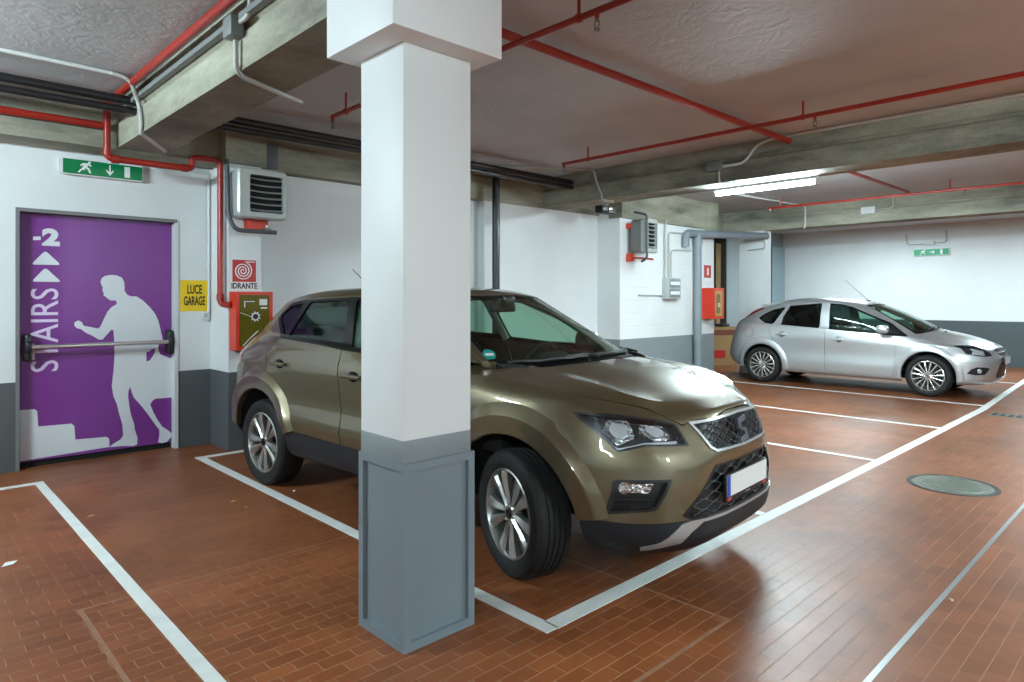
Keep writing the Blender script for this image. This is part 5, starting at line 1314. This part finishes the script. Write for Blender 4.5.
# grey drain
g = thing('drain_pipe', 'grey drain pipe standing before the block wall with a branch to the far pier', 'pipe', (10.58, 6.27, 0))
mb = MB(); mb.tube([(10.58, 6.27, 0), (10.58, 6.27, 2.66)], .068, 0, 16); ob('downpipe', mb, M['grey_pipe'], g)
mb = MB(); mb.tube([(10.26, 6.32, 2.42), (10.26, 6.32, 2.66), (10.62, 6.27, 2.66), (12.72, 6.02, 2.74)], .068, .10, 16); ob('branch_pipe', mb, M['grey_pipe'], g)
for z in (.80, 2.52):
    mb = MB(); mb.cyl((10.58, 6.27, z-.05), (10.58, 6.27, z+.05), .080, n=18); ob('collar', mb, M['grey_pipe'], g)

# ------------------------------------------------------------------ conduits and electrical boxes
def jbox(label, c, s, mat=None, cat='junction box'):
    t = thing('junction_box', label, cat, c)
    x, y, z = c; a, b, h = s
    mb = MB(); mb.rbox(x-a/2, x+a/2, y-b/2, y+b/2, z-h/2, z+h/2, .008, 2); ob('box_body', mb, mat or M['conduit'], t)
    return t
bx = 1.57
def onb(px, py, X): v = at_X(px, py, X); return v
pipe('conduit', 'white conduit on the ceiling at the upper left, joined to a bent grey one', 'conduit', [(-4, 5.80, 3.262), (1.33, 5.90, 3.262)], .017, M['conduit_white'])
q = [Vector((1.33, 5.90, 3.262))]+[onb(*p_, bx-.02) for p_ in ((122, 80), (139, 104), (145, 130))]
q[1] = Vector((1.45, 5.88, 3.24)); z0 = 2.845
pipe('conduit', 'grey conduit bending down the left beam and under it, above the exit sign', 'conduit', [q[0], q[1], q[2], Vector((bx-.02, q[3].y+.10, 2.95)), Vector((bx-.02, q[3].y+.12, z0)), Vector((1.90, 6.55, z0))], .017, M['conduit'], .09)
pipe('conduit', 'thin grey conduit from the left beam down to the exit sign', 'conduit', [at_Y(190, 141.5, 6.60), at_Y(150, 157, 7.11), at_Y(146, 163, 7.13), at_Y(142, 168, 7.135)], .012, M['conduit'], .05)
jc = onb(241, 30, bx)
jbox('grey junction box high on the left beam', (bx-.045, jc.y, jc.z), (.08, .13, .12), M['conduit_mid'])
pipe('conduit', 'grey conduit looping from the junction box down under the left beam', 'conduit', [(bx-.03, jc.y, jc.z-.07), (bx-.03, jc.y, 2.87), (bx+.02, jc.y+.05, 2.842), (2.10, jc.y+.30, 2.842)], .015, M['conduit'], .07)
pipe('conduit', 'grey conduit curving up from the junction box on the left beam', 'conduit', [(bx-.03, jc.y-.05, jc.z+.02), (bx-.03, jc.y-.20, jc.z+.02), (bx-.03, jc.y-.22, 3.27)], .015, M['conduit'], .07)
tag(ob('cable_tray', (lambda m: m.box(1.525, 1.565, -3, 6.6, 3.13, 3.165))(MB()), M['conduit_mid']), 'narrow grey cable tray between the red pipe and the left beam', 'cable tray')
pipe('conduit', 'white conduit down the wall between the yellow sign and the red pipe', 'conduit', [(1.95, 7.135, 2.80), (2.485, 7.135, 2.80), (2.485, 7.135, 1.36), (2.40, 7.135, 1.345)], .013, M['conduit_white'], .07)
c = at_Y(204, 315.5, WY)
t = jbox('small white light switch under the yellow sign', (c.x, WY-.022, c.z), (.075, .045, .085), M['conduit_white'], 'switch')
mb = MB(); mb.box(c.x-.018, c.x+.018, WY-.050, WY-.044, c.z-.022, c.z+.022); ob('rocker', mb, M['conduit'], t)
# heaters
def heater(label, x0, x1, yf, yb, z0, z1, body):
    t = thing('fan_heater', label, 'fan heater', ((x0+x1)/2, (yf+yb)/2, z0))
    w = x1-x0; h = z1-z0
    mb = MB(); mb.rbox(x0+.012, x1-.012, yf+.062, yb, z0+.012, z1-.012, .035, 3); ob('casing', mb, body, t)
    r_ = w*.13; xa, xb, za, zb_ = x0+w*.23, x1-w*.09, z0+h*.13, z1-h*.13
    outer = round_poly([(x0, z0), (x1, z0), (x1, z1), (x0, z1)], w*.12, 4); inner = round_poly([(xa, za), (xb, za), (xb, zb_), (xa, zb_)], w*.05, 4)
    mb = MB(); n = len(outer)
    vs = [(a, yf, b) for a, b in grow(outer, -.018)]+[(a, yf+.018, b) for a, b in outer]+[(a, yf+.09, b) for a, b in outer]+[(a, yf, b) for a, b in inner]+[(a, yf+.05, b) for a, b in inner]
    for ring in ((0, 1), (1, 2), (0, 3), (3, 4)):
        for i in range(n):
            j = (i+1) % n; mb.add([vs[ring[0]*n+i], vs[ring[0]*n+j], vs[ring[1]*n+j], vs[ring[1]*n+i]], [(0, 1, 2, 3)], True)
    ob('front_panel', mb, M['heater'], t, 40)
    mb = MB(); mb.box(xa-.01, xb+.01, yf+.05, yf+.06, za-.01, zb_+.01); ob('opening', mb, M['dark'], t)
    for i in range(6):
        z = za+(zb_-za)*(i+.5)/6; e = (zb_-za)/6*.20; mb = MB()
        seg = []
        for k in range(9):
            u = k/8; x = xa+(xb-xa)*u; s = -.008*math.sin(PI*u); seg.append((x, yf+.006, z-e+s)); seg.append((x, yf+.040, z+e*.75+s))
        vs = seg+[(a, b+.004, c_) for a, b, c_ in seg]; m = len(seg)
        mb.add(vs, [(2*k, 2*k+2, 2*k+3, 2*k+1) for k in range(8)]+[(m+2*k, m+2*k+1, m+2*k+3, m+2*k+2) for k in range(8)]+[(2*k, m+2*k, m+2*k+2, 2*k+2) for k in range(8)]+[(2*k+1, 2*k+3, m+2*k+3, m+2*k+1) for k in range(8)]+[(0, 1, m+1, m), (m-2, 2*m-2, 2*m-1, m-1)], True)
        ob('louvre', mb, M['heater'], t, 40)
    return t
h1 = heater('boxy pale heater with louvres on the pier above the hydrant sign', 2.50, 3.0, 6.40, 6.667, 2.285, 2.775, M['heater'])
mb = MB(); mb.box(2.66, 2.86, 6.55, 6.66, 2.20, 2.30); ob('bracket', mb, M['red_box'], h1)
pipe('hose', 'dark hose beside the left heater, curving under it', 'hose', [(2.47, 6.60, 2.86), (2.47, 6.56, 2.30), (2.52, 6.52, 2.17), (2.92, 6.50, 2.17)], .022, M['conduit_dark'], .12)
mb = MB(); mb.cyl((2.80, 6.54, 2.19), (2.88, 6.54, 2.19), .024, n=10); mb.cyl((2.84, 6.54, 2.19), (2.84, 6.54, 2.24), .012, n=8); tag(ob('valve', mb, M['metal']), 'small metal valve under the left heater', 'valve')
jbox('dark grey box on the beam above the left heater', (2.93, 6.745, 2.98), (.20, .10, .24), M['conduit_dark'])
h2 = heater('smaller heater on the block wall, seen from its shaded side', 8.60, 8.94, 6.00, 6.30, 2.22, 2.76, M['heater_shade_plank'])
mb = MB(); mb.rbox(8.62, 8.70, 6.28, 6.40, 2.62, 2.70, .01, 2); ob('bracket', mb, M['red_box'], h2)
mb = MB(); mb.rbox(8.62, 8.70, 6.28, 6.40, 2.10, 2.22, .01, 2); ob('bracket', mb, M['red_box'], h2)
pipe('hose', 'dark hose hanging beside the right heater', 'hose', [(8.585, 6.20, 2.86), (8.585, 5.965, 2.80), (8.585, 5.965, 2.13), (8.56, 6.05, 2.08)], .020, M['conduit_dark'], .06)
pipe('red_pipe', 'short red supply pipe under the right heater', 'pipe', [(8.66, 6.35, 2.16), (8.66, 6.02, 2.13), (8.78, 5.99, 2.12)], .016, RED, .03)
# big beam: conduits, boxes, lamp
FX = 7.13
jc_z = at_X(716, 167, FX).z-.01
pipe('conduit', 'long white conduit along the top of the big beam towards the upper right', 'conduit', [(FX-.02, -4, 3.262), (FX-.02, y_at(772, FX, 0), 3.262), (FX-.02, y_at(757, FX, 0), 3.22), (FX-.02, y_at(745, FX, 0), jc_z), (FX-.02, y_at(722, FX, 0), jc_z)], .016, M['conduit_white'], .09)
jc = at_X(716, 167, FX)
jbox('dark grey junction box on the big beam, left of the lit lamp', (FX-.03, jc.y, jc.z), (.055, .20, .11), M['conduit_mid'])
pipe('conduit', 'thin grey conduit from the junction box down to the lit lamp', 'conduit', [(FX-.02, jc.y-.05, jc.z-.05), (FX-.02, jc.y-.05, 2.845), (FX+.20, jc.y-.15, 2.845)], .013, M['conduit'], .06)
a = at_X(597, 172, FX); b = at_X(603, 206, FX)
pipe('conduit', 'grey conduit from the ceiling down the big beam to the small emergency lamp', 'conduit', [(5.9, 6.55, 3.265), (FX-.06, a.y, 3.265), (FX-.02, a.y, 3.10), (FX-.02, b.y, 2.90), (FX-.02, b.y, 2.84), (FX+.20, b.y-.02, 2.84)], .016, M['conduit'], .07)
e_ = at_Y(606.5, 210, 6.33); t = thing('emergency_lamp', 'small black emergency lamp with a glassy front under the big beam', 'lamp', (e_.x, 6.33, e_.z))
mb = MB(); mb.rbox(e_.x-.17, e_.x+.13, 6.27, 6.42, e_.z-.06, e_.z+.06, .012, 2); ob('lamp_body', mb, M['black'], t)
mb = MB(); mb.rbox(e_.x-.02, e_.x+.13, 6.255, 6.275, e_.z-.045, e_.z+.045, .008, 2); ob('lamp_face', mb, M['chrome'], t)
t = thing('tube_lamp', 'lit white fluorescent tube lamp under the big concrete beam', 'lamp', (7.50, 3.60, 2.86))
mb = MB(); mb.rbox(7.48, 7.565, 2.96, 4.24, 2.825, 2.862, .01, 2); ob('lamp_housing', mb, M['lamp_white'], t)
MAIN_LAMP = t
for y in (2.985, 4.215): mb = MB(); mb.rbox(7.505, 7.555, y-.02, y+.02, 2.775, 2.83, .006, 2); ob('tube_holder', mb, M['lamp_white'], t)
pipe('conduit', 'white conduit on the ceiling behind the lit lamp, running to the far beam', 'conduit', [(7.6, 5.60, 3.262), (10.2, 5.50, 3.262), (12.70, 5.25, 3.262), (12.70, 5.25, 2.90), (12.72, 5.28, 2.84)], .016, M['conduit_white'], .08)
jc = at_X(869, 210.5, 12.72)
jbox('small white junction box on the far beam', (12.69, jc.y, jc.z), (.06, .24, .12), M['conduit_white'])
pipe('conduit', 'grey conduit curving down to the left of the white junction box on the far beam', 'conduit', [(12.69, jc.y+.45, 3.25), (12.69, jc.y+.45, jc.z), (12.69, jc.y+.12, jc.z)], .012, M['conduit'], .08)
pipe('conduit', 'grey conduit curving down to the right of the white junction box on the far beam', 'conduit', [(12.69, jc.y-.40, 3.25), (12.69, jc.y-.40, jc.z), (12.69, jc.y-.12, jc.z)], .012, M['conduit'], .08)
# conduits and box of the block wall
c0 = at_Y(666, 289, 6.39); t = thing('fuse_box', 'pale wall-mounted fuse box with two windows on the block wall', 'fuse box', (c0.x, 6.35, c0.z))
x0, x1, z0, z1 = 9.63, 10.03, 1.50, 1.86
mb = MB(); mb.rbox(x0, x1, 6.27, 6.39, z0, z1, .012, 2); ob('box_body', mb, M['heater'], t)
for k in (0, 1):
    za = z0+.03+k*.165; mb = MB(); mb.rbox(x0+.05, x1-.03, 6.262, 6.272, za, za+.145, .006, 2); wd = ob('window_flap', mb, M['grey_pipe'], t)
    mb = MB(); mb.box(x0+.07, x1-.05, 6.259, 6.263, za+.045, za+.10); ob('breaker_row', mb, M['sign_white'], wd)
pipe('conduit', 'left of the two grey conduits rising from the fuse box', 'conduit', [(9.68, 6.36, 1.85), (9.68, 6.36, 2.79), (9.68, 6.32, 2.84)], .020, M['conduit'], .03)
pipe('conduit', 'right of the two grey conduits rising from the fuse box, bending right at the top', 'conduit', [(9.80, 6.365, 1.85), (9.80, 6.365, 2.64), (10.5, 6.365, 2.66)], .016, M['conduit'], .08)
pipe('conduit', 'short grey conduit ending in a low bend above the fuse box', 'conduit', [(9.88, 6.37, 1.85), (9.88, 6.37, 2.34), (10.50, 6.37, 2.37)], .014, M['conduit'], .08)
pipe('conduit', 'thin horizontal conduit on the block wall left of the fuse box', 'conduit', [(8.95, 6.375, 1.56), (9.64, 6.375, 1.56)], .013, M['conduit'])
pipe('conduit', 'white conduit turning down to the pier head from the far beam', 'conduit', [(12.66, 6.30, 2.80), (12.66, 6.05, 2.80), (12.66, 6.02, 2.50), (12.70, 6.40, 2.48)], .014, M['conduit'], .05)
# exit sign wiring on the far wall
cy = (at_X(930, 244, 18.09)).y; cz = at_X(930, 243, 18.09).z
jbox('white cable box on the far wall above the exit sign', (18.06, cy, cz), (.06, .20, .10), M['conduit_white'])
pipe('conduit', 'thin grey conduit left of the cable box above the far exit sign', 'conduit', [(18.07, cy+.50, cz+.22), (18.07, cy+.48, cz-.02), (18.07, cy+.10, cz-.02)], .011, M['conduit'], .08)
pipe('conduit', 'thin grey conduit right of the cable box above the far exit sign', 'conduit', [(18.07, cy-.34, cz+.30), (18.07, cy-.34, cz), (18.07, cy-.10, cz)], .011, M['conduit'], .08)

# ------------------------------------------------------------------ hydrant cabinets
def cabinet(label, x0, x1, y0, y1, z0, z1, win, lean=False):
    t = thing('hydrant_cabinet', label, 'hydrant cabinet', ((x0+x1)/2, (y0+y1)/2, z0))
    mb = MB(); mb.box(x0, x1, y0+.012, y1, z0, z1); ob('cabinet_body', mb, M['red_box'], t)
    m = .032 if not lean else .05
    mb = MB(); mb.box(x0, x1, y0, y0+.012, z0, z0+m); mb.box(x0, x1, y0, y0+.012, z1-m, z1); mb.box(x0, x0+m, y0, y0+.012, z0+m, z1-m); mb.box(x1-m, x1, y0, y0+.012, z0+m, z1-m); dr = ob('door_frame', mb, M['red_box'], t)
    mb = MB(); mb.box(x0+m, x1-m, y0+.004, y0+.0125, z0+m, z1-m); wn = ob('window_panel', mb, win, t)
    return t, (x0+m, x1-m, y0+.003, z0+m, z1-m), wn
t, (xa, xb, yy, za, zb_), wn = cabinet('red hydrant cabinet with an olive panel, half hidden by the tail of the bronze car', 2.52, 2.885, 6.50, 6.668, 1.0, 1.572, M['yellow_film'])
Wd, Hh = xb-xa, zb_-za
mb = MB(); cx_, cz_ = xa+Wd*.53, za+Hh*.58; star = [((.055 if k % 2 else .036)*math.cos(k*PI/9), (.055 if k % 2 else .036)*math.sin(k*PI/9)) for k in range(18)]
hole = [(.027*math.cos(k*PI/9), .027*math.sin(k*PI/9)) for k in range(18)]
for k in range(18):
    j = (k+1) % 18; mb.add([(cx_+star[k][0], yy, cz_+star[k][1]), (cx_+star[j][0], yy, cz_+star[j][1]), (cx_+hole[j][0], yy, cz_+hole[j][1]), (cx_+hole[k][0], yy, cz_+hole[k][1])], [(0, 1, 2, 3)])
ob('burst_mark', mb, M['sign_white'], wn)
mb = MB(); mb.prism(hole, yy-.0005, yy+.001, lambda a, b, d: (cx_+a, d, cz_+b)); ob('burst_centre', mb, M['ink'], wn)
mb = MB(); mb.tube([(xa+.01, yy, za+Hh*.66), (xa+Wd*.30, yy, za+Hh*.60), (cx_-.05, yy, cz_)], .003, .03, 6); ob('printed_line', mb, M['line'], wn)
mb = MB(); mb.tube([(xa+Wd*.12, yy, za+.01), (xa+Wd*.34, yy, za+Hh*.16), (xa+Wd*.62, yy, za+Hh*.30)], .004, .04, 6); ob('printed_line', mb, M['line'], wn)
mb = MB(); mb.box(xa+Wd*.16, xa+Wd*.50, yy-.001, yy+.002, za+Hh*.865, za+Hh*.88); mb.box(xa+Wd*.16, xa+Wd*.19, yy-.001, yy+.002, za+Hh*.76, za+Hh*.88); ob('printed_outline', mb, M['sign_white'], wn)
mb = MB(); mb.box(xa+Wd*.66, xa+Wd*.92, yy-.001, yy+.002, za+Hh*.80, za+Hh*.92); mb.box(xa+Wd*.70, xa+Wd*.92, yy-.001, yy+.002, za+Hh*.73, za+Hh*.76); ob('printed_label', mb, M['line'], wn)
# far cabinet: front carries a window with an amber print
t, (xa, xb, yy, za, zb_), wn = cabinet('orange-red hydrant cabinet on the far end of the block wall', 10.89, 11.25, 6.13, 6.388, 1.14, 1.70, M['wood_light'], True)
mb = MB(); mb.rbox(xa+.05, xb-.08, yy-.002, yy+.002, za+.05, zb_-.06, .001, 1); ob('printed_label', mb, M['wood'], wn)
mb = MB(); mb.lathe([(.022, .0), (.038, .0)], ((xa+xb)/2, yy-.003, za+.20), (0, -1, 0), 20); ob('burst_mark', mb, M['sign_white'], wn)
# ------------------------------------------------------------------ things in the recess
t = thing('cardboard_box', 'brown printed cardboard box behind the tail of the silver hatchback', 'box', (14.1, 7.6, 0))
def rb(pts, z0, z1): mb = MB(); mb.prism(pts, z0, z1, XY); return mb
bxp = [(13.62, 7.72), (14.18, 7.42), (14.52, 7.95), (13.95, 8.25)]
ob('carton', rb(bxp, 0, .86), M['cardboard'], t)
mb = MB(); A_, B_ = Vector((13.62, 7.72, 0)), Vector((14.18, 7.42, 0)); nrm = Vector((-.47, -.88, 0))
f_ = lambda u, v, q: tuple(A_+(B_-A_)*u+nrm*q+Vector((0, 0, v)))
mb.prism([(.06, .68), (.94, .68), (.94, .80), (.06, .80)], 0, .003, f_); ob('printed_band', mb, M['carton_print'], t)
mb = MB(); mb.prism([(.10, .16), (.55, .16), (.55, .34), (.10, .34)], 0, .003, f_); ob('printed_label', mb, M['sign_red'], t)
mb = MB(); mb.prism([(.05, .86), (.95, .86), (.95, .865), (.05, .865)], -.4, 0, f_); ob('flap', mb, M['cardboard'], t)
mb = MB(); mb.rbox(13.95, 14.25, 7.62, 7.86, .868, .93, .01, 2); tag(ob('black_case', mb, M['black']), 'flat black case lying on the cardboard box', 'case')
mb = MB(); mb.cyl((13.80, 7.86, .868), (13.80, 7.86, 1.10), .09, .06, 14); tag(ob('white_bucket', mb, M['sign_white']), 'white canister standing on the cardboard box', 'canister')
for (xa, xb, w_, lab) in ((14.52, 14.80, .17, 'wide brown board leaning in the dark recess'), (14.46, 14.66, .05, 'narrow yellowish batten leaning in the dark recess'), (14.68, 14.70, .26, 'dark grey plank standing in the dark recess, right of the brown boards')):
    mb = MB(); mb.prism([(0, 0), (w_, 0), (w_+xb-xa, 2.85), (xb-xa, 2.85)], 0, .03, lambda a, b, d, xa=xa: (xa+a, 8.12+d+b*.04+(.22 if w_ == .26 else -.04 if w_ == .05 else 0), b))
    tag(ob('timber_board', mb, M['wood'] if 'grey' not in lab else M['heater_shade_plank']), lab, 'board')
mb = MB(); n = 14
vs = [(17.28+.76*k/n, 8.02+.035*(k % 2), z) for z in (.0, 2.9) for k in range(n+1)]; vs += [(x, y+.012, z) for x, y, z in vs]; m = 2*(n+1)
mb.add(vs, [(k, k+1, n+2+k, n+1+k) for k in range(n)]+[(m+k, m+n+1+k, m+n+2+k, m+k+1) for k in range(n)]+[(0, n+1, m+n+1, m), (n, m+n, m+2*n+1, 2*n+1)]+[(k, m+k, m+k+1, k+1) for k in range(n)]+[(n+1+k, n+2+k, m+n+2+k, m+n+1+k) for k in range(n)], False)
tag(ob('plastic_sheet', mb, M['plastic_sheet']), 'blue-grey sheeting hanging on the wall between the pier and the far white wall', 'sheeting')

# ------------------------------------------------------------------ light
COOL = (.74, .94, 1)
def area(name, loc, sx, sy, e):
    l = bpy.data.lights.new(name, 'AREA'); l.shape = 'RECTANGLE'; l.size = sx; l.size_y = sy; l.energy = e; l.color = COOL
    o = bpy.data.objects.new(name, l); COL.objects.link(o); o.location = loc; return o
def hooded(x, y, z, e, label):
    """tube lamp in a reflector housing that throws its light downwards"""
    t = thing('tube_lamp', label, 'lamp', (x, y, z))
    mb = MB(); mb.prism([(-.05, 0), (.05, 0), (.16, -.09), (.15, -.09), (.045, -.012), (-.045, -.012), (-.15, -.09), (-.16, -.09)], y-.63, y+.63, lambda a, b, d: (x+a, d, z+b)); ob('reflector', mb, M['lamp_white'], t)
    mb = MB(); mb.tube([(x, y-.58, z-.05), (x, y+.58, z-.05)], .016, 0, 10); ob('tube', mb, M['tube'], t)
    area('lamp_light', (x, y, z-.092), .26, 1.2, e)
def tube_mat(P, r, L):
    m, nt, b = new_mat('lit_tube'); nt.nodes.remove(b)
    em = N(nt, 'ShaderNodeEmission'); em.inputs[0].default_value = (*COOL, 1); em.inputs[1].default_value = P/(PI*2*PI*r*L)
    nt.links.new(em.outputs[0], nt.nodes['Material Output'].inputs['Surface']); return m
def fixture(x, y, z, e, label, along='y', wide=.10):
    """ceiling-mounted tube lamp: housing, tube and its light"""
    global LAST_LAMP
    t = LAST_LAMP = thing('tube_lamp', label, 'lamp', (x, y, z))
    L = .62
    bxx = (x-.045, x+.045, y-L, y+L) if along == 'y' else (x-L, x+L, y-.045, y+.045)
    mb = MB(); mb.box(*bxx, z-.03, z); ob('lamp_housing', mb, M['lamp_white'], t)
    a_, b_ = ((x, y-.58, z-.06), (x, y+.58, z-.06)) if along == 'y' else ((x-.58, y, z-.06), (x+.58, y, z-.06))
    mb = MB(); mb.tube([a_, b_], .022, 0, 10); ob('tube', mb, tube_mat(e, .022, 1.16), t)
mb = MB(); mb.tube([(7.53, 3.00, 2.80), (7.53, 4.20, 2.80)], .022, 0, 16); ob('tube', mb, tube_mat(E_MAIN, .022, 1.2), MAIN_LAMP)
fixture(8.35, 3.6, 3.09, E_B2, 'added unseen tube lamp brightening the ceiling behind the big beam')  # extra lamp out of sight, added to light the ceiling past the beam
for y in (3.2, 4.0): mb = MB(); mb.cyl((8.35, y, 3.08), (8.35, y, CEIL), .008, n=8); ob('hanger_rod', mb, M['lamp_white'], LAST_LAMP)
fixture(9.2, 4.5, CEIL-.001, E_B, 'lit tube lamp on the ceiling between the big beam and the far beam')
hooded(15.6, 5.4, CEIL-.001, E_D, 'lit tube lamp behind the far beam, above the tail of the silver hatchback')
hooded(15.3, 1.6, CEIL-.001, E_D, 'lit tube lamp behind the far beam, above the nose of the silver hatchback')
fixture(-1.5, 5.0, 2.98, E_L, 'lit tube lamp on the left, outside the picture')
fixture(-1.6, -1.6, 2.80, E_N, 'lit tube lamp left of and behind the camera, outside the picture')
hooded(7.35, -2.0, 2.86, E_R, 'lit tube lamp under the big beam, right of the picture')
fixture(3.0, -3.4, 2.80, E_F, 'added unseen tube lamp over the lane behind the camera, brightening the faces towards it')  # extra lamp, put in to brighten the pillar and car front facing the lane
# ------------------------------------------------------------------ camera, view
cam = bpy.data.cameras.new('camera'); co = bpy.data.objects.new('camera', cam); COL.objects.link(co)
co.location = (0, 0, EYE); co.rotation_euler = (R(90), 0, ANG-PI/2)
cam.sensor_width = 36; cam.lens = FPX/1024*36; cam.shift_y = -(341-HZ)/1024; cam.clip_start = .05
SC.camera = co
SC.view_settings.view_transform = 'Standard'; SC.view_settings.look = 'None'; SC.view_settings.gamma = 1; SC.view_settings.use_curve_mapping = False
SC.view_settings.exposure = 0
SC.cycles.use_denoising = True
SC.cycles.max_bounces = 8; SC.cycles.diffuse_bounces = 5; SC.cycles.transparent_max_bounces = 12; SC.cycles.sample_clamp_indirect = 6; SC.cycles.caustics_reflective = False; SC.cycles.caustics_refractive = False
w = bpy.data.worlds.new('world'); SC.world = w; w.use_nodes = True
w.node_tree.nodes['Background'].inputs[0].default_value = (.8, .9, 1, 1); w.node_tree.nodes['Background'].inputs[1].default_value = WORLD
